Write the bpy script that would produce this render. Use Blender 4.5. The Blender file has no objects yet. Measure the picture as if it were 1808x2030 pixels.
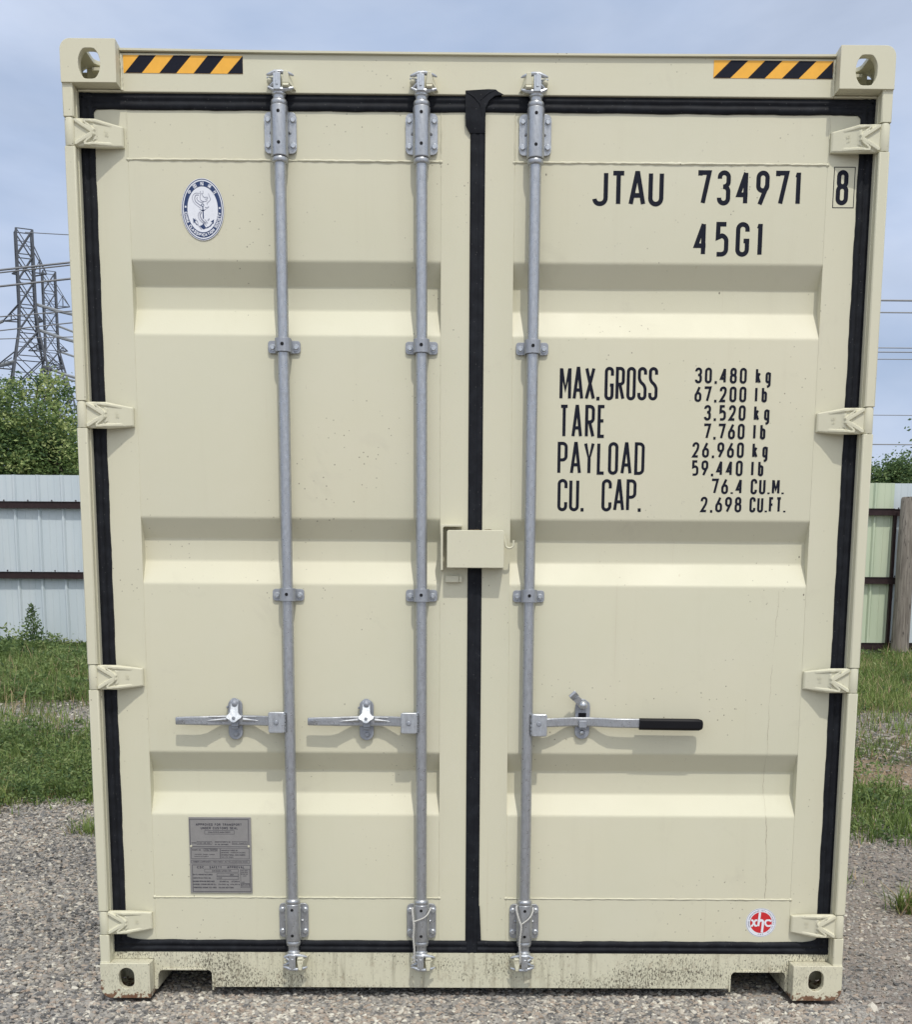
import bpy, math, random
import numpy as np
from mathutils import Vector, Matrix
random.seed(7)
rng = np.random.default_rng(11)
SC = bpy.context.scene
COL = SC.collection
R = math.radians
PI = math.pi

# ------------------------------------------------------------------ camera
cam_d = bpy.data.cameras.new('camera')
cam = bpy.data.objects.new('camera', cam_d)
COL.objects.link(cam)
SC.camera = cam
right = Vector((0.99996827, -0.0051772, 0.00605407)).normalized()
up = Vector((-0.00513728, 0.16170726, 0.9868254)).normalized()
fwd = Vector((0.00608798, 0.98682519, -0.16167553)).normalized()
cam.matrix_world = Matrix(((right.x, up.x, -fwd.x, -0.05192), (right.y, up.y, -fwd.y, -3.83388),
                           (right.z, up.z, -fwd.z, 1.27065), (0, 0, 0, 1)))
cam_d.sensor_fit = 'HORIZONTAL'
cam_d.sensor_width = 36.0
cam_d.lens = 36.0 * 2400 / 1808
cam_d.shift_x = (904 - 920.69) / 1808
cam_d.shift_y = (1599.04 - 1015) / 1808
cam_d.clip_start = 0.05
cam_d.clip_end = 3000

# ------------------------------------------------------------------ sky, sun, exposure
EL, AZ = R(59.4), R(14)
SUN = Vector((math.sin(AZ) * math.cos(EL), -math.cos(AZ) * math.cos(EL), math.sin(EL)))
W = bpy.data.worlds.new('World')
SC.world = W
W.use_nodes = True
nt = W.node_tree
nt.nodes.clear()
def wn(t, **k):
    n = nt.nodes.new(t)
    for a, b in k.items(): setattr(n, a, b)
    return n
def wl(a, b): nt.links.new(a, b)
out = wn('ShaderNodeOutputWorld'); bg = wn('ShaderNodeBackground')
sky = wn('ShaderNodeTexSky', sky_type='NISHITA', sun_disc=False)
sky.sun_elevation = EL; sky.sun_rotation = PI - AZ
sky.air_density = 1.0; sky.dust_density = 2.0; sky.ozone_density = 1.5
tc = wn('ShaderNodeTexCoord')
mp = wn('ShaderNodeMapping'); mp.inputs['Scale'].default_value = (1.6, 1.6, 4.2); mp.inputs['Location'].default_value = (.3, .7, .2)
n1 = wn('ShaderNodeTexNoise'); n1.inputs['Scale'].default_value = 1.5; n1.inputs['Detail'].default_value = 6; n1.inputs['Roughness'].default_value = .55; n1.inputs['Distortion'].default_value = .35
r1 = wn('ShaderNodeMapRange'); r1.inputs['From Min'].default_value = .34; r1.inputs['From Max'].default_value = .68; r1.inputs['To Min'].default_value = .62; r1.inputs['To Max'].default_value = 1.0
dp = wn('ShaderNodeVectorMath', operation='DOT_PRODUCT'); dp.inputs[1].default_value = SUN
nm = wn('ShaderNodeVectorMath', operation='NORMALIZE')
g1 = wn('ShaderNodeMapRange'); g1.inputs['From Min'].default_value = -.2; g1.inputs['From Max'].default_value = 1.0; g1.inputs['To Min'].default_value = 0.0; g1.inputs['To Max'].default_value = 1.0
pw = wn('ShaderNodeMath', operation='POWER'); pw.inputs[1].default_value = 1.6
ml = wn('ShaderNodeMath', operation='MULTIPLY_ADD'); ml.inputs[1].default_value = 1.12; ml.inputs[2].default_value = 1.0
cl = wn('ShaderNodeMix', data_type='RGBA'); cl.inputs['A'].default_value = (5.5, 6.9, 9.6, 1); cl.inputs['B'].default_value = (7.5, 8.6, 10.8, 1)
n2 = wn('ShaderNodeTexNoise'); n2.inputs['Scale'].default_value = 2.6; n2.inputs['Detail'].default_value = 5
wh = wn('ShaderNodeMix', data_type='RGBA'); wh.inputs['B'].default_value = (7.6, 7.6, 7.4, 1)
sc_ = wn('ShaderNodeVectorMath', operation='SCALE')
mx = wn('ShaderNodeMix', data_type='RGBA')
wl(tc.outputs['Generated'], nm.inputs[0]); wl(nm.outputs[0], mp.inputs['Vector']); wl(mp.outputs[0], n1.inputs['Vector']); wl(mp.outputs[0], n2.inputs['Vector'])
wl(n1.outputs['Fac'], r1.inputs['Value']); wl(nm.outputs[0], dp.inputs[0]); wl(dp.outputs['Value'], g1.inputs['Value'])
wl(g1.outputs['Result'], pw.inputs[0]); wl(pw.outputs[0], ml.inputs[0])
r2 = wn('ShaderNodeMapRange'); r2.inputs['From Min'].default_value = .32; r2.inputs['From Max'].default_value = .60
wl(n2.outputs['Fac'], r2.inputs['Value']); wl(r2.outputs['Result'], cl.inputs['Factor'])
wl(cl.outputs['Result'], wh.inputs['A']); wl(pw.outputs[0], wh.inputs['Factor'])
wl(wh.outputs['Result'], sc_.inputs[0]); wl(ml.outputs[0], sc_.inputs['Scale'])
wl(r1.outputs['Result'], mx.inputs['Factor']); wl(sky.outputs[0], mx.inputs['A']); wl(sc_.outputs[0], mx.inputs['B'])
wl(mx.outputs['Result'], bg.inputs['Color']); bg.inputs['Strength'].default_value = 0.085
wl(bg.outputs[0], out.inputs['Surface'])

sun_d = bpy.data.lights.new('sun', 'SUN'); sun_d.energy = 2.2; sun_d.angle = R(.9); sun_d.color = (1.0, .96, .88)
sun = bpy.data.objects.new('sun', sun_d); COL.objects.link(sun)
sun.rotation_euler = SUN.to_track_quat('Z', 'Y').to_euler()
SC.view_settings.view_transform = 'Standard'
SC.view_settings.look = 'None'
SC.view_settings.exposure = 0.0
SC.view_settings.gamma = 1.0
SC.cycles.max_bounces = 6
SC.cycles.transparent_max_bounces = 4

# ------------------------------------------------------------------ mesh helpers
class MB:
    def __init__(s): s.v = []; s.f = []
    def add(s, vs, fs):
        o = len(s.v); s.v += [tuple(map(float, p)) for p in vs]; s.f += [tuple(i + o for i in q) for q in fs]; return s
    def box(s, x0, x1, y0, y1, z0, z1):
        return s.add([(x0, y0, z0), (x1, y0, z0), (x1, y1, z0), (x0, y1, z0), (x0, y0, z1), (x1, y0, z1), (x1, y1, z1), (x0, y1, z1)],
                     [(0, 3, 2, 1), (4, 5, 6, 7), (0, 1, 5, 4), (1, 2, 6, 5), (2, 3, 7, 6), (3, 0, 4, 7)])
    def prism(s, poly, ax, a0, a1):
        # poly counter-clockwise seen from the -axis side for 'y'
        n = len(poly)
        def P(p, a): return {'y': (p[0], a, p[1]), 'x': (a, p[0], p[1]), 'z': (p[0], p[1], a)}[ax]
        vs = [P(p, a0) for p in poly] + [P(p, a1) for p in poly]
        fs = [tuple(range(n)), tuple(range(2 * n - 1, n - 1, -1))] + [(i, i + n, (i + 1) % n + n, (i + 1) % n) for i in range(n)]
        return s.add(vs, fs)
    def frust(s, p0, p1, w0, w1):
        # box from rectangle (x0,x1,z0,z1) at y=p0 to rectangle at y=p1
        a, b = w0, w1
        return s.add([(a[0], p0, a[2]), (a[1], p0, a[2]), (a[1], p0, a[3]), (a[0], p0, a[3]), (b[0], p1, b[2]), (b[1], p1, b[2]), (b[1], p1, b[3]), (b[0], p1, b[3])],
                     [(0, 1, 2, 3), (7, 6, 5, 4), (0, 4, 5, 1), (1, 5, 6, 2), (2, 6, 7, 3), (3, 7, 4, 0)])
    def tube(s, pts, r, n=8, caps=True):
        pts = [Vector(p) for p in pts]; m = len(pts)
        rs = r if isinstance(r, (list, tuple)) else [r] * m
        vs = []; prev = None
        for i, p in enumerate(pts):
            d = (pts[min(i + 1, m - 1)] - pts[max(i - 1, 0)])
            d = d.normalized() if d.length > 1e-9 else Vector((0, 0, 1))
            if prev is None:
                a = d.orthogonal().normalized()
            else:
                a = (prev - d * prev.dot(d)); a = a.normalized() if a.length > 1e-6 else d.orthogonal().normalized()
            prev = a; b = d.cross(a)
            for k in range(n):
                t = 2 * PI * k / n
                vs.append(p + (a * math.cos(t) + b * math.sin(t)) * rs[i])
        fs = []
        for i in range(m - 1):
            for k in range(n):
                fs.append((i * n + k, i * n + (k + 1) % n, (i + 1) * n + (k + 1) % n, (i + 1) * n + k))
        if caps: fs += [tuple(range(n - 1, -1, -1)), tuple(range((m - 1) * n, m * n))]
        return s.add(vs, fs)
    def cyl(s, p0, p1, r, r1=None, n=20):
        p0 = Vector(p0); p1 = Vector(p1); return s.tube([p0, p1], [r, r if r1 is None else r1], n)
    def lathe(s, prof, o, ax, n=20):
        # prof: (radius, distance along ax); closed ends where radius is 0
        o = Vector(o); ax = Vector(ax).normalized(); a = ax.orthogonal().normalized(); b = ax.cross(a)
        vs = []; fs = []
        for r, h in prof:
            for k in range(n):
                t = 2 * PI * k / n; vs.append(o + ax * h + (a * math.cos(t) + b * math.sin(t)) * max(r, 1e-5))
        for i in range(len(prof) - 1):
            for k in range(n):
                fs.append((i * n + k, i * n + (k + 1) % n, (i + 1) * n + (k + 1) % n, (i + 1) * n + k))
        return s.add(vs, fs)
    def bolt(s, x, y, z, r=.0085, h=.006):
        return s.lathe([(r * 1.25, 0), (r * 1.25, -.0015), (r, -.0015), (r, -h * .7), (r * .75, -h), (0, -h)], (x, y, z), (0, 1, 0), 12)
    def ringplate(s, outer, hole, ax, a0, a1):
        # plate with a hole: outer and hole are polygons (2D); ring of quads, front, back, rims
        cx = sum(p[0] for p in hole) / len(hole); cy = sum(p[1] for p in hole) / len(hole)
        angs = sorted({round(math.atan2(p[1] - cy, p[0] - cx), 5) for p in outer + hole})
        def hit(poly, t):
            dx, dy = math.cos(t), math.sin(t); best = None
            for i in range(len(poly)):
                x1, y1 = poly[i][0] - cx, poly[i][1] - cy; x2, y2 = poly[(i + 1) % len(poly)][0] - cx, poly[(i + 1) % len(poly)][1] - cy
                den = dx * (y2 - y1) - dy * (x2 - x1)
                if abs(den) < 1e-12: continue
                tt = (x1 * (y2 - y1) - y1 * (x2 - x1)) / den; u = (x1 * dy - y1 * dx) / den
                if tt > 0 and -1e-6 <= u <= 1 + 1e-6 and (best is None or tt > best): best = tt
            return (cx + dx * best, cy + dy * best)
        O = [hit(outer, t) for t in angs]; H = [hit(hole, t) for t in angs]; n = len(angs)
        def P(p, a): return {'y': (p[0], a, p[1]), 'x': (a, p[0], p[1]), 'z': (p[0], p[1], a)}[ax]
        vs = [P(p, a0) for p in O] + [P(p, a0) for p in H] + [P(p, a1) for p in O] + [P(p, a1) for p in H]
        fs = []
        for i in range(n):
            j = (i + 1) % n
            fs += [(i, j, n + j, n + i), (2 * n + j, 2 * n + i, 3 * n + i, 3 * n + j), (i, 2 * n + i, 2 * n + j, j), (n + j, 3 * n + j, 3 * n + i, n + i)]
        return s.add(vs, fs)

def arcpts(cx, cz, rx, rz, a0, a1, n=6):
    return [(cx + rx * math.cos(R(a0 + (a1 - a0) * i / n)), cz + rz * math.sin(R(a0 + (a1 - a0) * i / n))) for i in range(n + 1)]
def rrect(x0, x1, z0, z1, r, n=5):
    rs = r if isinstance(r, (list, tuple)) else (r,) * 4      # bl, br, tr, tl
    p = []
    for (cx, cz, a, q) in ((x0, z0, 180, rs[0]), (x1, z0, 270, rs[1]), (x1, z1, 0, rs[2]), (x0, z1, 90, rs[3])):
        if q < 1e-5: p.append((cx, cz)); continue
        p += arcpts(cx + (q if cx == x0 else -q), cz + (q if cz == z0 else -q), q, q, a, a + 90, n)
    return p

def link(name, me, parent=None, loc=None):
    o = bpy.data.objects.new(name, me); COL.objects.link(o)
    if parent: o.parent = parent
    if loc: o.location = loc
    return o
SPLIT = {'bolt', 'grease_hole_shade', 'rivet', 'weld_bead', 'pocket_flange', 'cam_keeper', 'black_stripe', 'stop_tab'}
def islands(mb):
    par = list(range(len(mb.v)))
    def f(i):
        while par[i] != i: par[i] = par[par[i]]; i = par[i]
        return i
    for q in mb.f:
        a = f(q[0])
        for i in q[1:]: par[f(i)] = a
    grp = {}
    for q in mb.f: grp.setdefault(f(q[0]), []).append(q)
    out = []
    for fs in grp.values():
        ids = sorted({i for q in fs for i in q}); mp_ = {i: k for k, i in enumerate(ids)}
        m = MB(); m.v = [mb.v[i] for i in ids]; m.f = [tuple(mp_[i] for i in q) for q in fs]; out.append(m)
    return out
def build(mb, name, m, parent=None, bevel=0, smooth=35, seg=2, fix=True):
    if name in SPLIT:
        isl = islands(mb)
        if len(isl) > 1:
            for k in isl: o = _build(k, name, m, parent, bevel, smooth, seg, fix)
            return o
    return _build(mb, name, m, parent, bevel, smooth, seg, fix)
def _build(mb, name, m, parent=None, bevel=0, smooth=35, seg=2, fix=True):
    me = bpy.data.meshes.new(name); me.from_pydata(mb.v, [], mb.f); me.validate()
    if fix:
        import bmesh
        bm = bmesh.new(); bm.from_mesh(me); bmesh.ops.recalc_face_normals(bm, faces=bm.faces); bm.to_mesh(me); bm.free()
    me.materials.append(m)
    if smooth:
        me.polygons.foreach_set('use_smooth', [True] * len(me.polygons)); me.set_sharp_from_angle(angle=R(smooth))
    o = link(name, me, parent)
    if bevel:
        b = o.modifiers.new('bevel', 'BEVEL'); b.width = bevel; b.segments = seg; b.limit_method = 'ANGLE'; b.angle_limit = R(40); b.harden_normals = False
    return o
def tag(o, label=None, cat=None, group=None, kind=None):
    for k, x in (('label', label), ('category', cat), ('group', group), ('kind', kind)):
        if x: o[k] = x
    return o
def empty(name, loc, label=None, cat=None, group=None):
    o = bpy.data.objects.new(name, None); COL.objects.link(o); o.location = loc; o.empty_display_size = .1
    return tag(o, label, cat, group)
def npmesh(name, V, F, mats, attr=None, smooth=False):
    # V (n,3) array, F (m,k) int array, attr: per-vertex float 'tone'
    me = bpy.data.meshes.new(name); k = F.shape[1]
    me.vertices.add(len(V)); me.vertices.foreach_set('co', V.astype(np.float32).ravel())
    me.loops.add(F.size); me.loops.foreach_set('vertex_index', F.astype(np.int32).ravel())
    me.polygons.add(len(F)); me.polygons.foreach_set('loop_start', np.arange(0, F.size, k, dtype=np.int32))
    me.polygons.foreach_set('loop_total', np.full(len(F), k, dtype=np.int32))
    me.polygons.foreach_set('use_smooth', np.full(len(F), smooth))
    if attr is not None:
        a = me.attributes.new('tone', 'FLOAT', 'POINT'); a.data.foreach_set('value', attr.astype(np.float32))
    me.update(calc_edges=True); me.validate()
    me.materials.append(mats)
    return me

# ------------------------------------------------------------------ materials
class NT:
    def __init__(s, name):
        s.m = bpy.data.materials.new(name); s.m.use_nodes = True; s.t = s.m.node_tree
        s.b = s.t.nodes['Principled BSDF']; s.tc = s.n('ShaderNodeTexCoord')
    def n(s, t, **k):
        x = s.t.nodes.new(t)
        for a, b in k.items(): setattr(x, a, b)
        return x
    def l(s, a, b): s.t.links.new(a, b)
    def map(s, sc, src='Object', loc=(0, 0, 0)):
        x = s.n('ShaderNodeMapping'); x.inputs['Scale'].default_value = sc; x.inputs['Location'].default_value = loc; s.l(s.tc.outputs[src], x.inputs['Vector']); return x.outputs[0]
    def noise(s, vec, sc, det=3, rough=.5, dist=0):
        x = s.n('ShaderNodeTexNoise'); x.inputs['Scale'].default_value = sc; x.inputs['Detail'].default_value = det; x.inputs['Roughness'].default_value = rough; x.inputs['Distortion'].default_value = dist
        if vec is not None: s.l(vec, x.inputs['Vector'])
        return x.outputs['Fac']
    def voro(s, vec, sc, out='Distance', feat='F1', rnd=1):
        x = s.n('ShaderNodeTexVoronoi', feature=feat); x.inputs['Scale'].default_value = sc; x.inputs['Randomness'].default_value = rnd
        if vec is not None: s.l(vec, x.inputs['Vector'])
        return x.outputs[out]
    def rng(s, v, a, b, c=0., d=1.):
        x = s.n('ShaderNodeMapRange'); x.clamp = True
        for i, q in zip(('From Min', 'From Max', 'To Min', 'To Max'), (a, b, c, d)): x.inputs[i].default_value = q
        s.l(v, x.inputs['Value']); return x.outputs['Result']
    def math(s, op, a, b=None):
        x = s.n('ShaderNodeMath', operation=op)
        for i, q in enumerate((a, b)):
            if q is None: continue
            if isinstance(q, (int, float)): x.inputs[i].default_value = q
            else: s.l(q, x.inputs[i])
        return x.outputs[0]
    def mix(s, f, a, b):
        x = s.n('ShaderNodeMix', data_type='RGBA')
        for i, q in (('Factor', f), ('A', a), ('B', b)):
            if isinstance(q, (int, float)): x.inputs[i].default_value = q
            elif isinstance(q, tuple): x.inputs[i].default_value = (*q, 1) if len(q) == 3 else q
            else: s.l(q, x.inputs[i])
        return x.outputs['Result']
    def xyz(s):
        x = s.n('ShaderNodeSeparateXYZ'); s.l(s.tc.outputs['Object'], x.inputs[0]); return x.outputs
    def bump(s, h, st=.2, d=.002):
        x = s.n('ShaderNodeBump'); x.inputs['Strength'].default_value = st; x.inputs['Distance'].default_value = d; s.l(h, x.inputs['Height'])
        if s.b.inputs['Normal'].is_linked: s.l(s.b.inputs['Normal'].links[0].from_socket, x.inputs['Normal'])
        s.l(x.outputs[0], s.b.inputs['Normal'])
    def done(s, col, rough=.5, metal=0., spec=.5):
        for i, q in (('Base Color', col), ('Roughness', rough), ('Metallic', metal), ('Specular IOR Level', spec)):
            if isinstance(q, (int, float)): s.b.inputs[i].default_value = q
            elif isinstance(q, tuple): s.b.inputs[i].default_value = (*q, 1)
            else: s.l(q, s.b.inputs[i])
        return s.m

CREAM = (.612, .597, .458)
def m_cream(name, dirt=0., rust=0., loc=(0, 0, 0)):
    t = NT(name); o = t.map((1, 1, 1), loc=loc)
    c = t.mix(t.rng(t.noise(o, 1.3, 3), .35, .65), tuple(x * .985 for x in CREAM), (CREAM[0] * 1.015, CREAM[1] * .995, CREAM[2] * .985))
    st = t.rng(t.noise(t.map((26, 26, 1.1), loc=loc), 1, 4, .6), .56, .8)            # faint run marks
    c = t.mix(t.math('MULTIPLY', st, .10), c, (.45, .40, .30))
    sm = t.rng(t.noise(o, 5.5, 5, .7, .6), .62, .8)                                   # greasy smudges
    c = t.mix(t.math('MULTIPLY', sm, .26), c, (.40, .37, .30))
    dr = t.rng(t.noise(t.map((55, 55, .45), loc=(9, 3, loc[2])), 1, 3, .5), .70, .76)          # thin rusty weeps
    c = t.mix(t.math('MULTIPLY', t.math('MULTIPLY', dr, t.rng(t.noise(o, 1.9, 2), .46, .6)), .30), c, (.38, .27, .17))
    ch = t.rng(t.noise(t.map((1, 1, 1), loc=(5, 5, 5)), 2.4, 5, .7), .40, .70)                  # chalky fading
    c = t.mix(t.math('MULTIPLY', ch, .16), c, (.68, .65, .56))
    fl = t.rng(t.noise(t.map((70, 70, 50), loc=(2, 8, 1)), 1, 4, .7), .66, .72)
    c = t.mix(t.math('MULTIPLY', t.math('MULTIPLY', fl, t.rng(t.noise(o, 3.3, 3), .5, .64)), .35), c, (.36, .33, .27))
    d = t.voro(o, 42); gate = t.rng(t.noise(o, 2.7, 3), .48, .62)
    sp = t.math('MULTIPLY', t.rng(d, .055, .115, 1, 0), gate)                            # small specks
    c = t.mix(t.math('MULTIPLY', sp, .75), c, (.12, .10, .07))
    d2 = t.voro(t.map((1, 1, .6), loc=(3, 1, 2)), 13)
    sp2 = t.math('MULTIPLY', t.rng(d2, .018, .034, 1, 0), t.rng(t.noise(o, 4.1, 2), .48, .55))
    c = t.mix(t.math('MULTIPLY', sp2, .9), c, (.07, .055, .04))
    if dirt:
        z = t.xyz()
        a = t.noise(t.map((230, 230, 95), loc=(1, 5, 2)), 1, 5, .75, .3)
        dens = t.rng(t.noise(t.map((3.2, 3.2, 9)), 1, 3), .34, .66, .03, .17)
        a2 = t.rng(t.math('ADD', a, dens), .66, .72)
        c = t.mix(t.math('MULTIPLY', a2, dirt), c, (.095, .085, .065))
        b = t.rng(t.noise(t.map((48, 48, 4), loc=(2, 0, 4)), 1, 5, .7), .52, .70)
        c = t.mix(t.math('MULTIPLY', b, .62 * dirt), c, (.25, .225, .16))
        vs_ = t.rng(t.noise(t.map((75, 75, 7), loc=(6, 1, 3)), 1, 5, .75), .60, .70)
        c = t.mix(t.math('MULTIPLY', vs_, .6 * dirt), c, (.13, .12, .09))
        g = t.rng(t.noise(t.map((34, 34, 26), loc=(7, 2, 0)), 1, 6, .75), .55, .68)
        c = t.mix(t.math('MULTIPLY', g, .55 * dirt), c, (.33, .27, .19))
    if rust:
        x, y, z = t.xyz()
        ax = t.math('ABSOLUTE', x)
        e1 = t.rng(z, .0, .05, 1, 0); e2 = t.math('MULTIPLY', t.rng(ax, 1.18, 1.222), t.rng(z, .02, .13, 1, 0))
        e = t.math('MAXIMUM', e1, e2)
        k = t.math('ADD', t.math('MULTIPLY', e, .30), t.noise(t.map((55, 55, 55)), 1, 5, .65))
        rm = t.rng(k, .70, .76)
        rc = t.mix(t.noise(o, 80), (.10, .045, .025), (.26, .15, .09))
        c = t.mix(rm, c, rc)
        k2 = t.rng(t.noise(t.map((75, 75, 30), loc=(4, 4, 4)), 1, 4, .7), .63, .68)
        c = t.mix(t.math('MULTIPLY', k2, .75), c, (.20, .15, .10))
    t.bump(t.noise(o, 260, 2), .12, .0012); t.bump(t.noise(o, 7, 2), .10, .006)
    return t.done(c, t.rng(t.noise(o, 3), .3, .7, .42, .56), 0, .4)
M_CREAM = m_cream('cream_paint'); M_SILL = m_cream('stained_cream_paint', dirt=1.); M_CORNER = m_cream('rusty_cream_paint', dirt=.45, rust=1.)
M_BEAD = m_cream('weld_cream_paint')
def m_rubber():
    t = NT('black_rubber'); o = t.map((1, 1, 1))
    c = t.mix(t.rng(t.noise(o, 30, 4), .4, .7), (.0085, .0095, .013), (.015, .017, .022))
    c = t.mix(t.math('MULTIPLY', t.rng(t.voro(o, 70), .05, .12, 1, 0), .35), c, (.2, .2, .19))
    t.bump(t.noise(o, 90, 3), .25, .001); return t.done(c, .62, 0, .16)
M_RUBBER = m_rubber()
def m_galv(name, base=(.46, .49, .55), metal=.55, rough=.42):
    t = NT(name); o = t.map((1, 1, 1))
    c = t.mix(t.rng(t.noise(t.map((160, 160, 60)), 1, 4, .6), .35, .7), tuple(x * .86 for x in base), tuple(min(1, x * 1.08) for x in base))
    c = t.mix(t.math('MULTIPLY', t.rng(t.noise(t.map((45, 45, 6), loc=(1, 2, 3)), 1, 5, .65), .60, .72), .32), c, (.22, .22, .24))
    c = t.mix(t.math('MULTIPLY', t.rng(t.voro(o, 110), .08, .16, 1, 0), .4), c, (.14, .13, .13))
    t.bump(t.noise(o, 220, 3), .25, .0012); return t.done(c, t.rng(t.noise(o, 60, 3), .3, .7, rough - .08, rough + .1), metal, .5)
M_GALV = m_galv('galvanised_steel', (.42, .435, .46), .72, .33); M_GALVB = m_galv('bright_zinc', (.52, .545, .58), .75, .32); M_GALVD = m_galv('dull_zinc', (.34, .36, .40), .5, .5)
def plain(name, col, rough=.5, metal=0., var=.12, sc=60, bump=.15, spec=.35):
    t = NT(name); o = t.map((1, 1, 1))
    c = t.mix(t.rng(t.noise(o, sc, 4, .6), .3, .7), tuple(x * (1 - var) for x in col), tuple(min(1, x * (1 + var)) for x in col))
    if bump: t.bump(t.noise(o, sc * 3, 3), bump, .001)
    return t.done(c, rough, metal, spec)
M_HOLE_SHADE = plain('painted_hole_shade', (.006, .006, .008), .8)  # near-black colour standing in for the shade inside holes
M_INK = plain('navy_black_vinyl', (.010, .012, .022), .6, 0, .1, 200, 0, .12)
M_INK2 = plain('plate_ink', (.03, .03, .045), .5, 0, .1, 200, 0)
M_YEL = plain('reflective_yellow', (.86, .44, .055), .35, 0, .05, 40, 0)
M_WHITE = plain('white_vinyl', (.74, .76, .82), .35, 0, .03, 40, 0)
M_NAVY = plain('navy_vinyl', (.022, .045, .13), .35, 0, .05, 40, 0)
M_GREYINK = plain('grey_ink', (.24, .25, .33), .4, 0, .05, 40, 0)
M_RED = plain('red_vinyl', (.56, .028, .035), .35, 0, .05, 40, 0)
M_PLATE = plain('grey_plate', (.27, .262, .258), .45, .2, .06, 60, .1)
M_GRIP = plain('black_grip', (.006, .006, .008), .45, 0, .1, 50, .1, .2)
M_CORD = plain('white_cord', (.52, .51, .48), .8, 0, .2, 300, .2)
M_LEAFDRY = plain('dry_leaf', (.24, .17, .10), .8, 0, .3, 200, .2)
M_DARKST = plain('underside_steel', (.05, .048, .045), .8, 0, .3, 30, .3)

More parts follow.
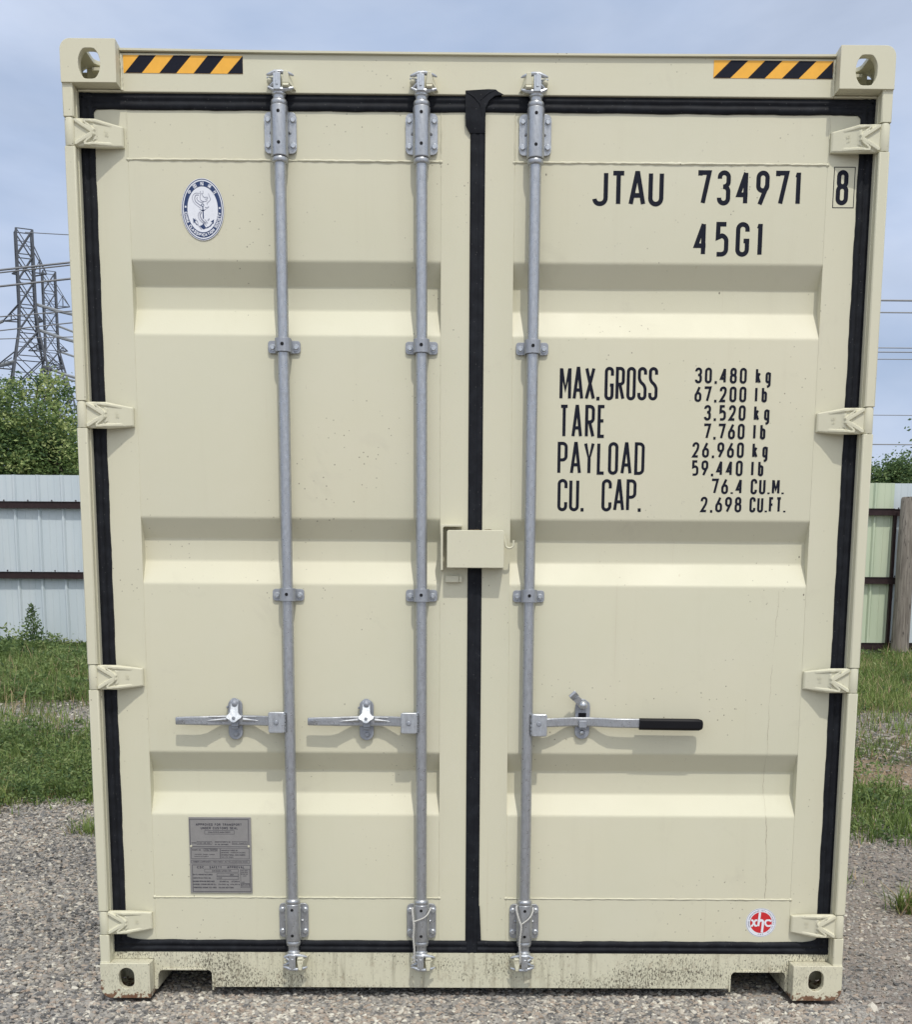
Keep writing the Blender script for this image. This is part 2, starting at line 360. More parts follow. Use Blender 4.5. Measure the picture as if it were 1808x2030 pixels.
# ------------------------------------------------------------------ stroke lettering
# glyph = list of (points, closed); a point is (x, y) or (x, y, 1) when its corner is rounded; unit box, y up
def _O(y0=0, y1=1): return ([(0, y0, 1), (1, y0, 1), (1, y1, 1), (0, y1, 1)], True)
GL = {
'0': (1, [_O()]), 'O': (1, [_O()]), 'Q': (1, [_O(), ([(.6, .2), (1, -.05)], False)]),
'1': (.45, [([(.0, .86), (.75, 1.0)], False), ([(.75, 1.02), (.75, 0)], False)]),
'2': (1, [([(0, .74), (0, 1, 1), (1, 1, 1), (1, .60, 1), (0, 0), (1, 0)], False)]),
'3': (1, [([(.02, .80), (.0, 1, 1), (1, 1, 1), (1, .54, 1), (.4, .54)], False), ([(.5, .545), (1, .54, 1), (1, 0, 1), (0, 0, 1), (0, .18)], False)]),
'4': (1, [([(.76, 0), (.76, 1)], False), ([(.76, 1), (0, .28), (1.02, .28)], False)]),
'5': (1, [([(.95, 1), (.10, 1), (.08, .56), (.5, .62), (1, .60, 1), (1, 0, 1), (0, .0, 1)], False)]),
'6': (1, [_O(0, .58), ([(.78, 1.03), (.03, .42)], False)]),
'7': (1, [([(0, .9), (0, 1), (1, 1), (.35, 0)], False)]),
'8': (1, [_O(0, .54), ([(.06, .54, 1), (.94, .54, 1), (.94, 1, 1), (.06, 1, 1)], True)]),
'9': (1, [_O(.42, 1), ([(.22, -.03), (.97, .58)], False)]),
'A': (1.1, [([(0, 0), (.46, 1), (.54, 1), (1, 0)], False), ([(.18, .28), (.82, .28)], False)]),
'B': (1, [([(0, 0), (0, 1), (.95, 1, 1), (.95, .53, 1), (0, .53)], False), ([(.1, .53), (1, .53, 1), (1, 0, 1), (0, 0)], False)]),
'C': (1, [([(1, .74), (1, 1, 1), (0, 1, 1), (0, 0, 1), (1, 0, 1), (1, .26)], False)]),
'D': (1, [([(0, 0), (1, 0, 1), (1, 1, 1), (0, 1)], True)]),
'E': (.85, [([(1, 1), (0, 1), (0, 0), (1, 0)], False), ([(0, .52), (.85, .52)], False)]),
'F': (.85, [([(1, 1), (0, 1), (0, 0)], False), ([(0, .52), (.85, .52)], False)]),
'G': (1, [([(1, .76), (1, 1, 1), (0, 1, 1), (0, 0, 1), (1, 0, 1), (1, .45), (.62, .45)], False)]),
'H': (1, [([(0, 0), (0, 1)], False), ([(1, 0), (1, 1)], False), ([(0, .52), (1, .52)], False)]),
'I': (.12, [([(.5, 0), (.5, 1)], False)]),
'J': (1, [([(1, 1), (1, 0, 1), (0, 0, 1), (-.02, .16)], False)]),
'K': (1, [([(0, 0), (0, 1)], False), ([(1, 1), (0, .4)], False), ([(.3, .58), (1, 0)], False)]),
'L': (.85, [([(0, 1), (0, 0), (1, 0)], False)]),
'M': (1.2, [([(0, 0), (0, 1)], False), ([(1, 0), (1, 1)], False), ([(.04, .98), (.5, .3), (.96, .98)], False)]),
'N': (1, [([(0, 0), (0, 1)], False), ([(1, 0), (1, 1)], False), ([(.04, .98), (.96, .02)], False)]),
'P': (1, [([(0, 0), (0, 1), (1, 1, 1), (1, .44, 1), (0, .44)], False)]),
'R': (1, [([(0, 0), (0, 1), (1, 1, 1), (1, .48, 1), (0, .48)], False), ([(.45, .48), (1, 0)], False)]),
'S': (1, [([(1, .80), (1, 1, 1), (0, 1, 1), (0, .60, 1), (1, .42, 1), (1, 0, 1), (0, 0, 1), (0, .20)], False)]),
'T': (1, [([(0, 1), (1, 1)], False), ([(.5, 1), (.5, 0)], False)]),
'U': (1, [([(0, 1), (0, 0, 1), (1, 0, 1), (1, 1)], False)]),
'V': (1.05, [([(0, 1), (.5, 0), (1, 1)], False)]), 'W': (1.35, [([(0, 1), (.25, 0), (.5, .8), (.75, 0), (1, 1)], False)]),
'X': (1.05, [([(0, 0), (1, 1)], False), ([(1, 0), (0, 1)], False)]),
'Y': (1.05, [([(0, 1), (.5, .45), (1, 1)], False), ([(.5, .5), (.5, 0)], False)]),
'Z': (1, [([(0, 1), (1, 1), (0, 0), (1, 0)], False)]),
'k': (.85, [([(0, 0), (0, 1)], False), ([(.9, .70), (0, .26)], False), ([(.35, .42), (1, 0)], False)]),
'g': (.85, [([(0, .04, 1), (1, .04, 1), (1, .70, 1), (0, .70, 1)], True), ([(1, .74), (1, -.26, 1), (.2, -.30)], False)]),
'l': (.12, [([(.5, 0), (.5, 1)], False)]),
'b': (.85, [([(0, 1), (0, 0)], False), ([(0, 0, 1), (1, 0, 1), (1, .66, 1), (0, .66, 1)], True)]),
'.': (.2, [([(.5, -.06), (.5, .06)], False)]), ',': (.25, [([(.75, .08), (.3, -.12)], False)]),
"'": (.2, [([(.5, 1), (.5, .8)], False)]), '-': (.5, [([(0, .5), (1, .5)], False)]), '/': (.7, [([(0, 0), (1, 1)], False)]),
' ': (.6, []), ':': (.2, [([(.5, 0), (.5, .1)], False), ([(.5, .5), (.5, .6)], False)]),
# five brush characters of the oval emblem
'c1': (1, [([(.05, .35), (.95, .35), (.95, .8), (.05, .8)], True), ([(.5, 1.05), (.5, -.05)], False)]),
'c2': (1, [([(0, 0), (1, 0), (1, 1), (0, 1)], True), ([(.2, .75), (.8, .75)], False), ([(.25, .5), (.75, .5)], False), ([(.2, .22), (.8, .22)], False), ([(.5, .75), (.5, .22)], False)]),
'c3': (1, [([(.05, 0), (.05, .9), (.45, .9), (.45, 0)], False), ([(0, .5), (.5, .5)], False), ([(.6, .95), (.95, .95), (.95, .6)], False), ([(.6, .05), (.95, .05), (.95, .42), (.6, .42)], True)]),
'c4': (1, [([(.3, 1), (.05, .65), (.35, .55), (.05, .2), (.4, .25)], False), ([(.5, .95), (.95, .95), (.8, .55), (1, .5), (.5, 0)], False), ([(.6, .9), (.5, .1)], False), ([(.65, .55), (1, 0)], False)]),
'c5': (1, [([(.05, .8), (.42, .8), (.05, .4)], False), ([(.25, .55), (.25, 0)], False), ([(.75, .95), (.75, .03)], False), ([(.55, .6), (.98, .6)], False), ([(.5, .03), (1, .03)], False)]),
}
def _round(pts, closed, rad):
    P = [Vector((p[0], p[1])) for p in pts]; fl = [len(p) > 2 for p in pts]; n = len(P); o = []
    for i in range(n):
        if not fl[i] or (not closed and i in (0, n - 1)): o.append(P[i]); continue
        A, V, B = P[i - 1], P[i], P[(i + 1) % n]
        la, lb = (A - V).length, (B - V).length
        fa = .5 if fl[i - 1] and (closed or i - 1 > 0) else 1.; fb = .5 if fl[(i + 1) % n] and (closed or i + 1 < n - 1) else 1.
        t = min(rad, la * fa, lb * fb)
        a, b = V + (A - V).normalized() * t, V + (B - V).normalized() * t
        for k in range(7):
            s = k / 6; c = .55
            p1, p2 = a + (V - a) * c, b + (V - b) * c
            o.append(a * (1 - s) ** 3 + p1 * 3 * s * (1 - s) ** 2 + p2 * 3 * s * s * (1 - s) + b * s ** 3)
    r = [o[0]]
    for p in o[1:]:
        if (p - r[-1]).length > 1e-6: r.append(p)
    if closed and (r[0] - r[-1]).length < 1e-6: r.pop()
    return r
def ribbon(mb, pts, closed, w, y, T):
    n = len(pts); L = []; Rr = []
    for i in range(n):
        a = pts[i - 1] if (i > 0 or closed) else None; b = pts[(i + 1) % n] if (i < n - 1 or closed) else None
        d1 = (pts[i] - a).normalized() if a is not None else None; d2 = (b - pts[i]).normalized() if b is not None else None
        d1 = d1 or d2; d2 = d2 or d1
        n1 = Vector((-d1.y, d1.x)); n2 = Vector((-d2.y, d2.x)); m = (n1 + n2)
        m = m.normalized() if m.length > 1e-4 else n1
        k = min(1 / max(m.dot(n1), .35), 2.2) * w / 2
        L.append(pts[i] + m * k); Rr.append(pts[i] - m * k)
    vs = []
    for q in L + Rr:
        x, z = T(q.x, q.y); vs.append((x, y, z))
    fs = [(i, i + n, (i + 1) % n + n, (i + 1) % n) for i in range(n if closed else n - 1)]
    mb.add(vs, fs)
def glyph(mb, ch, w, h, st, y, T):
    # centre lines inset by half the stroke
    gw = w - st; gh = h - st
    for k, (pts, cl) in enumerate(GL[ch][1]):
        q = [((p[0] * gw + st / 2, p[1] * gh + st / 2) + ((1,) if len(p) > 2 else ())) for p in pts]
        ribbon(mb, _round(q, cl, max(gw * .52, 1e-4)), cl, st, y - .00012 * k, T)
def gwid(ch, w, st): return max(GL[ch][0] * w, st)
def text(mb, s, x0, x1, z0, z1, st, wc, y):
    h = z1 - z0; ws = [gwid(c, wc, st) for c in s]
    if sum(ws) > (x1 - x0) * .93:
        f = (x1 - x0) * .80 / sum(ws); wc *= f; ws = [gwid(c, wc, st) for c in s]
    gap = (x1 - x0 - sum(ws)) / max(len(s) - 1, 1); x = x0
    for c, w in zip(s, ws):
        glyph(mb, c, w, h, st, y, lambda a, b, x=x: (x + a, z0 + b)); x += w + gap

# ------------------------------------------------------------------ the container
CT = empty('shipping_container', (0, 0, 0), 'tall cream steel shipping container seen square on at its closed double doors, on gravel', 'shipping container')

# corner castings
def stadium(cx, cz, rx, rz, n=9):
    r = min(rx, rz)
    if rz > rx: return arcpts(cx, cz + rz - r, r, r, 0, 180, n) + arcpts(cx, cz - rz + r, r, r, 180, 360, n)
    return arcpts(cx + rx - r, cz, r, r, -90, 90, n) + arcpts(cx - rx + r, cz, r, r, 90, 270, n)
def casting(sx, top, back=False):
    mb = MB(); x0, x1 = 1.057, 1.219; z0, z1 = (2.778, 2.896) if top else (0., .118)
    f = .028
    c = .030 if top else .036
    o = rrect(x0, x1, z0, z1, (0, 0, c, 0) if top else (0, c, 0, 0), 8)
    hz = 2.829 if top else .067
    hole = ([(1.135 + (.0325) * math.cos(R(a)), hz + max(-.0415, min(.0415, .046 * math.sin(R(a))))) for a in range(0, 360, 15)] if top else stadium(1.133, hz, .025, .0355))
    hole = [(max(1.1025, min(1.1665, p[0])) if top else p[0], p[1]) for p in hole]
    mb.ringplate(o, hole, 'y', 0, f)
    # top or bottom face with its long slot, outer side face with its hole, rounded edge between them
    zs = (z1 - .012, z1) if top else (z0, z0 + .012)
    mb.ringplate([(x0 + .012, f), (x1 - c, f), (x1 - c, .178), (x0 + .012, .178)], stadium(1.131, .099, .028, .056), 'z', zs[0], zs[1])
    za, zb = (z0 + .001, z1 - c) if top else (z0 + c, z1 - .001)
    mb.ringplate([(f, za), (.178, za), (.178, zb), (f, zb)], stadium(.095, hz - .004 if top else hz + .004, .036, .022), 'x', x1 - .012, x1)
    ac = (0, 90) if top else (270, 360); zc_ = z1 - c if top else z0 + c
    qa = arcpts(x1 - c, zc_, c, c, ac[0], ac[1], 8) + arcpts(x1 - c, zc_, c - .012, c - .012, ac[1], ac[0], 8)
    mb.prism(qa, 'y', f, .178)
    mb.box(x0, x0 + .012, f, .178, z0 + .001, z1 - .001)
    q = (z0, z0 + .014) if top else (z1 - .014, z1)
    mb.box(x0 + .012, x1 - .012, f, .166, q[0], q[1])
    mb.box(x0 + .012, x1 - c, .166, .178, z0 + .014, z1 - .014)
    if sx < 0: mb.v = [(-a, b, c) for a, b, c in mb.v]
    if back: mb.v = [(a, 12.192 - b, c) for a, b, c in mb.v]
    o = build(mb, 'corner_casting', M_CREAM if top else M_CORNER, CT, .0018, 30)
    return o
for sx in (-1, 1):
    for tp in (True, False):
        casting(sx, tp); casting(sx, tp, True)

# header with its overhanging lip
mb = MB(); mb.box(-1.057, 1.057, .048, .10, 2.7715, 2.8775); mb.box(-1.187, -1.0575, .0485, .10, 2.7718, 2.7775); mb.box(1.0575, 1.187, .0485, .10, 2.7718, 2.7775)
hd = build(mb, 'door_header', M_CREAM, CT, .002)
mb = MB(); n = 40
for i in range(n):
    xa, xb = -1.056 + 2.112 * i / n, -1.056 + 2.112 * (i + 1) / n
    za, zb = (2.8868 - .0040 * (1 - (q / 1.056) ** 2) for q in (xa, xb))
    vs = []
    for x_, z_ in ((xa, za), (xb, zb)):
        vs += [(x_, .0385, z_ - .0055), (x_, .0385, z_), (x_, .14, z_ + .002), (x_, .14, z_ - .0075)]
    mb.add(vs, [(0, 1, 5, 4), (1, 2, 6, 5), (2, 3, 7, 6), (3, 0, 4, 7)])
build(mb, 'header_lip', M_CREAM, hd, 0, 30)
mb = MB()
for sx in (-1, 1):   # rough weld beads where header meets casting
    p = [(sx * (1.054 + random.uniform(-.001, .001)), .047, 2.775 + .10 * i / 16) for i in range(17)]
    mb.tube(p, [random.uniform(.0025, .0048) for _ in p], 7)
    p = [(sx * (1.065 + .118 * i / 18), .047, 2.7735 + random.uniform(-.0006, .0006)) for i in range(19)]
    mb.tube(p, [random.uniform(.002, .0035) for _ in p], 7)
build(mb, 'weld_bead', M_BEAD, hd, 0, 60)
YH = .0474
for (x0, w, bot, topx) in ((-1.0473, .352, [(10, 127), (248, 365), (485, 600), (720, 827)], [(112, 228), (350, 470), (585, 700), (827, 827)]),
                           (.6959, .3536, [(0, 140), (287, 427), (570, 710), (855, 992)], [(142, 284), (424, 568), (710, 852), (992, 992)])):
    tot = 827 if x0 < 0 else 993
    y_ = MB(); y_.box(x0, x0 + w, YH - .0005, YH, 2.8225, 2.8712); st = build(y_, 'hazard_stripe', M_YEL, hd, 0, 0)
    k = MB()
    for (a, b), (c, d) in zip(bot, topx):
        X = [x0 + q / tot * w for q in (a, b, d, c)]
        pl = [(X[0], 2.8228), (X[1], 2.8228), (X[2], 2.8709), (X[3], 2.8709)]
        if d - c < 2: pl = pl[:3]
        k.prism(pl, 'y', YH - .0008, YH - .0004)
    build(k, 'black_stripe', M_INK, st, 0, 0)

# sill with two lift pockets
mb = MB()
def nr(x, z, sx, sz, r=.016): return None
pts = [(-1.187, .142), (-1.187, .1185), (-1.0565, .1185), (-1.0565, .014), (-1.0450, .014)]
pts += [(-1.0425, .064), (-1.036, .076), (-1.026, .080), (-.880, .080), (-.870, .077), (-.8650, .068), (-.8640, .0215)]
pts += [(.8630, .0225), (.8650, .068), (.872, .078), (.884, .081), (1.030, .081), (1.040, .078), (1.0450, .070), (1.0460, .014), (1.0565, .014), (1.0565, .1185), (1.187, .1185), (1.187, .142)]
mb.prism(pts, 'y', .056, .064)
sl = build(mb, 'door_sill', M_SILL, CT, .0012)
mb = MB()
for s_, a, b in ((-1, -1.0450, -.8640), (1, .8640, 1.0460)):
    # turned flanges round each pocket
    for q in ([(a + .019, .0865), (b - .019, .0865), (b - .016, .0802), (a + .016, .0802)],): mb.prism(q[::-1], 'y', .051, .0558)
    e = b if s_ < 0 else a; d = .006 if s_ < 0 else -.006
    mb.prism([(e, .012), (e + d, .012), (e + d, .066), (e, .070)] if s_ < 0 else [(e + d, .012), (e, .012), (e, .070), (e + d, .066)], 'y', .052, .0558)
    mb.box(a - .006, a - .001, .064, .40, .014, .11); mb.box(b + .001, b + .006, .064, .40, .014, .11); mb.box(a, b, .064, .40, .0815, .088)
build(mb, 'pocket_flange', M_SILL, sl, .001)
mb = MB(); mb.box(-1.187, 1.187, .0642, .20, .125, .1415); build(mb, 'threshold', M_DARKST, sl)
mb = MB(); mb.box(-1.185, 1.185, .25, 12.0, .148, .165)
for i in range(38): mb.box(-1.17, 1.17, .45 + .3 * i, .50 + .3 * i, .03, .1475)
build(mb, 'floor_underside', M_DARKST, CT)

# rear-end frame, side walls, roof (seen only from a step to the side)
for sx in (-1, 1):
    mb = MB()
    mb.box(*sorted((sx * 1.175, sx * 1.213)), .1785, 12.01, .016, .165); build(mb, 'bottom_rail', M_CREAM, CT, .002)
    mb = MB(); mb.box(*sorted((sx * 1.165, sx * 1.213)), .1785, 12.01, 2.815, 2.876); build(mb, 'top_rail', M_CREAM, CT, .002)
    y = .122; P = []
    while y < 12.05:
        P += [(y, 1.207), (y + .070, 1.207), (y + .138, 1.171), (y + .208, 1.171)]; y += .276
    P = [p for p in P if p[0] < 12.07]
    mb = MB(); vs = [(sx * b, a, .160) for a, b in P] + [(sx * b, a, 2.82) for a, b in P]; m = len(P)
    mb.add(vs, [(i, i + 1, i + 1 + m, i + m) for i in range(m - 1)]); build(mb, 'side_panel', M_CREAM, CT, 0, 20)
    mb = MB(); mb.box(*sorted((sx * 1.13, sx * 1.212)), 12.06, 12.186, .118, 2.778); build(mb, 'rear_post', M_CREAM, CT, .003)
mb = MB(); mb.box(-1.13, 1.13, 12.10, 12.13, .1, 2.8); mb.box(-1.057, 1.057, 12.1305, 12.18, .02, .15); mb.box(-1.057, 1.057, 12.1305, 12.18, 2.78, 2.88); build(mb, 'end_wall', M_CREAM, CT, .003)
mb = MB(); mb.box(-1.166, 1.166, .14, 12.05, 2.866, 2.8745); build(mb, 'roof', M_CREAM, CT)

# posts
HZ = {-1: (2.6478, 1.8470, 1.0490, .2510), 1: (2.6500, 1.8450, 1.0515, .2490)}
for sx in (-1, 1):
    mb = MB(); zz = [.1185] + sorted(sum([[h - .0405, h + .0405] for h in HZ[sx]], [])) + [2.7778]
    for a, b in zip(zz[0::2], zz[1::2]):
        mb.prism([(sx * q[0], q[1]) for q in ((1.187, .010), (1.1905, .0065), (1.2165, .0065), (1.219, .010), (1.219, .045), (1.187, .045))], 'z', a, b)
    po = build(mb, 'corner_post', M_CREAM, CT, .0012)
    mb = MB(); mb.box(*sorted((sx * 1.1872, sx * 1.2188)), .0452, .13, .1185, 2.7778)
    mb.box(*sorted((sx * 1.1842, sx * 1.1870)), .030, .12, .1425, 2.7712)
    build(mb, 'inner_channel', M_CREAM, po, .001)
    mb = MB()
    for h in HZ[sx]:
        for d, s2 in ((.0415, 1), (-.0412, -1)):       # ragged cut ends above and below each hinge
            p = [(sx * (1.189 + .029 * i / 7), .009 + random.uniform(0, .003), h + d + s2 * random.uniform(.0, .0035)) for i in range(8)]
            mb.tube(p, [random.uniform(.0014, .003) for _ in p], 6)
    p = [(sx * (1.188 + .03 * i / 9), .009, 2.7765) for i in range(10)]; mb.tube(p, [random.uniform(.003, .005) for _ in p], 7)
    p = [(sx * (1.188 + .03 * i / 9), .009, .1195) for i in range(10)]; mb.tube(p, [random.uniform(.003, .0045) for _ in p], 7)
    build(mb, 'weld_bead', M_BEAD, po, 0, 60)

# doors
YD = .0615
def wobble(x, z, sx, pa, pb):
    e = max(0, min(1, min(x - pa + .001, pb - x + .001) / .08))
    return (.0009 * math.sin(x * 5.1 + sx) * math.sin(z * 3.3 + 1) + .0005 * math.sin(x * 13 + z * 7)) * e
def surf(x, z):     # face of the right door leaf
    return YD if x > 1.0525 or x < .1105 else YD + .0012 + wobble(x, z, 1, .1105, 1.0525)
def door(sx):
    xi, xo = (.0225, 1.160)
    if sx < 0: pa, pb = -1.0475, -.1095
    else: pa, pb = .1105, 1.0525
    mb = MB()
    X = sorted((sx * xi, sx * xo))
    mb.box(X[0], pa, YD, .12, .165, 2.745); mb.box(pb, X[1], YD, .12, .165, 2.745)
    mb.box(pa + .0006, pb - .0006, YD + .0006, .119, 2.591, 2.744); mb.box(pa + .0006, pb - .0006, YD + .0006, .119, .166, .3265)
    prof = [(2.5906, 0)]
    for a, b, c, d in ((2.307, 2.2405, 2.173, 2.0925), (1.5465, 1.4835, 1.415, 1.3435), (.8085, .746, .6715, .604)):
        for z, q, s in ((a, 0, 1), (b, 1, 0), (c, 1, 1), (d, 0, 0)):
            r = .0035   # small pressed radius at each fold
            zq = [(z + r, q if z in (a, c) else q), (z, q), (z - r, q)]
            prof += [(z, q)]
    prof += [(.327, 0)]
    # round the folds by sampling
    P = []
    for i, (z, q) in enumerate(prof):
        y = YD + .0012 + .040 * q
        if i in (0, len(prof) - 1): P.append((z, y)); continue
        za, ya = prof[i - 1][0], YD + .0012 + .040 * prof[i - 1][1]; zb, yb = prof[i + 1][0], YD + .0012 + .040 * prof[i + 1][1]
        A = Vector((za - z, ya - y)).normalized() * .006; B = Vector((zb - z, yb - y)).normalized() * .006
        for t in (0, .25, .5, .75, 1):
            v = A * (1 - t) ** 2 + B * t * t; P.append((z + v.x, y + v.y))
    m = len(P); nx = 24; vs = []; fs = []
    for j in range(nx + 1):
        x = pa - .001 + (pb - pa + .002) * j / nx
        for z, y in P:
            vs.append((x, y + wobble(x, z, sx, pa, pb), z))
    for j in range(nx):
        for i in range(m - 1): fs.append((j * m + i, (j + 1) * m + i, (j + 1) * m + i + 1, j * m + i + 1))
    mb.add(vs, fs)
    D = build(mb, 'door', M_CREAM, CT, 0, 25)
    # weld seams
    mb = MB()
    def seam(p, q, r=.0024, n=60):
        p, q = Vector(p), Vector(q); k = max(8, int((q - p).length / .012))
        pt = [p.lerp(q, i / k) + Vector((random.uniform(-.0006, .0006), 0, random.uniform(-.0006, .0006))) for i in range(k + 1)]
        mb.tube(pt, [r * random.uniform(.75, 1.25) for _ in pt], 6)
    ys = YD + .0010
    seam((pa, ys, 2.5905), (pb, ys, 2.5905), .0034); seam((pa, ys, .3268), (pb, ys, .3268), .0028)
    for x_ in (pa, pb):
        seam((x_, ys, 2.59), (x_, ys, 2.74), .0026); seam((x_, ys, .327), (x_, ys, .17), .0016)
        for a, b in ((2.59, 2.307), (2.093, 1.547), (1.3435, .8085), (.604, .327)): seam((x_, ys + .0008, a), (x_, ys + .0008, b), .0014)
        for z_ in (2.590, .3268): mb.lathe([(.0062, .001), (.005, -.002), (0, -.0036)], (x_, ys, z_), (0, 1, 0), 10)
    build(mb, 'weld_seam', M_BEAD, D, 0, 60)
    return D
DL, DR = door(-1), door(1)

# rubber gaskets: ribbed strips with slightly ragged inner edges
def strip(mb, horiz, a0, a1, b0, b1, y=.0605, ragged=1, amp=.0013, ridge=.0075):
    # runs from a0 to a1; b0 = frame edge, b1 = door edge
    n = max(6, int(abs(a1 - a0) / .02)); prof = [(0, 0), (.03, .6), (.10, .85), (.16, .80), (.22, 1.0), (.34, 1.0), (.42, .62), (.50, .55), (.58, .62), (.66, .95), (.80, .88), (.93, .55), (1.0, .1), (1.0, 0)]
    vs = []; m = len(prof); ph = random.uniform(0, 9)
    for i in range(n + 1):
        a = a0 + (a1 - a0) * i / n
        j = amp * (math.sin(a * 31 + ph) * .5 + random.uniform(-1, 1) * .5) * ragged
        for t, h in prof:
            b = b0 + (b1 - b0 + j) * t
            yy = y - ridge * h
            vs.append((a, yy, b) if horiz else (b, yy, a))
    fs = [(i * m + k, i * m + k + 1, (i + 1) * m + k + 1, (i + 1) * m + k) for i in range(n) for k in range(m - 1)]
    mb.add(vs, fs)
def fillet(mb, cx, cz, sx, sz, rx, rz, y):
    # concave corner fill between a side strip and a horizontal strip
    n = 10; arc = [(cx + sx * rx * (1 - math.cos(R(90 * i / n))), cz + sz * rz * (1 - math.sin(R(90 * i / n)))) for i in range(n + 1)]
    arc = [(cx + sx * rx * (1 - math.sin(R(90 * i / n))), cz + sz * rz * (1 - math.cos(R(90 * i / n)))) for i in range(n + 1)]
    poly = [(cx - sx * .004, cz - sz * .004), (cx - sx * .004, cz + sz * rz)] + arc[::-1][0:0]
    pts = [(cx - sx * .004, cz - sz * .004)] + [(cx + sx * rx, cz - sz * .004)] + [(cx + sx * rx * (1 - math.sin(R(90 * i / n))), cz + sz * rz * (1 - math.cos(R(90 * i / n)))) for i in range(n + 1)] + [(cx - sx * .004, cz + sz * rz)]
    mb.prism(pts, 'y', y - .0045, y)
for sx, D in ((-1, DL), (1, DR)):
    mb = MB()
    strip(mb, False, .143, 2.7705, sx * 1.1868, sx * 1.1432)                        # hinge side
    zt = 2.7280 if sx < 0 else 2.7275
    strip(mb, True, sx * 1.1865, sx * .018, 2.7712, zt - (.0015 if sx < 0 else 0))   # top
    strip(mb, True, sx * 1.1865, sx * .018, .1428, .1835, ridge=.0085)              # bottom
    fillet(mb, sx * 1.146, .182, -sx, 1, .085, .016, .0608)
    fillet(mb, sx * 1.146, 2.729, -sx, -1, .022, .022, .0608)
    if sx > 0:
        strip(mb, False, .1435, 2.7705, -.0222, .0212, y=.0595, ridge=.005, amp=.0008)
        mb.prism([(.018, .182), (.030, .1835), (.0245, .300), (.018, .31)], 'y', .0558, .0612)
    build(mb, 'gasket', M_RUBBER, D, 0, 50)
# folded flap of rubber at the head of the centre seam
mb = MB()
fl = [(-.0375, 2.7825), (.030, 2.7868), (.0520, 2.7860), (.0600, 2.7800), (.0760, 2.7722), (.050, 2.7690), (.0330, 2.7560), (.0215, 2.735), (.0215, 2.665), (-.0222, 2.665), (-.0240, 2.6720), (-.0365, 2.690)]
mb.prism([(-.0375, 2.7825), (-.0375, 2.735), (.0215, 2.735), (.0330, 2.7560), (.050, 2.7690), (.0760, 2.7722), (.0600, 2.7800), (.0520, 2.7860), (.030, 2.7868)], 'y', .0462, .0605)
mb.add([(-.0375, .0462, 2.735), (-.0372, .0475, 2.712), (-.0365, .0495, 2.690), (-.0240, .0535, 2.668), (.0215, .0462, 2.735), (.0215, .0475, 2.712), (.0215, .0495, 2.690), (.0215, .0535, 2.668),
        (-.0375, .0605, 2.735), (-.0372, .0605, 2.712), (-.0365, .0605, 2.690), (-.0240, .0605, 2.668), (.0215, .0605, 2.735), (.0215, .0605, 2.712), (.0215, .0605, 2.690), (.0215, .0605, 2.668)],
       [(0, 1, 5, 4), (1, 2, 6, 5), (2, 3, 7, 6), (0, 8, 9, 1), (1, 9, 10, 2), (2, 10, 11, 3), (3, 11, 15, 7), (4, 5, 13, 12), (5, 6, 14, 13), (6, 7, 15, 14)])
mb.tube([(-.034, .0464, 2.778), (-.012, .0462, 2.765), (.006, .0462, 2.745), (.012, .0476, 2.712)], [.0015, .0022, .002, .0010], 7)
mb.tube([(.050, .0463, 2.784), (.030, .0461, 2.776), (.006, .0463, 2.756)], [.0010, .002, .0012], 7)
build(mb, 'gasket_flap', M_RUBBER, DR, .0015, 50)

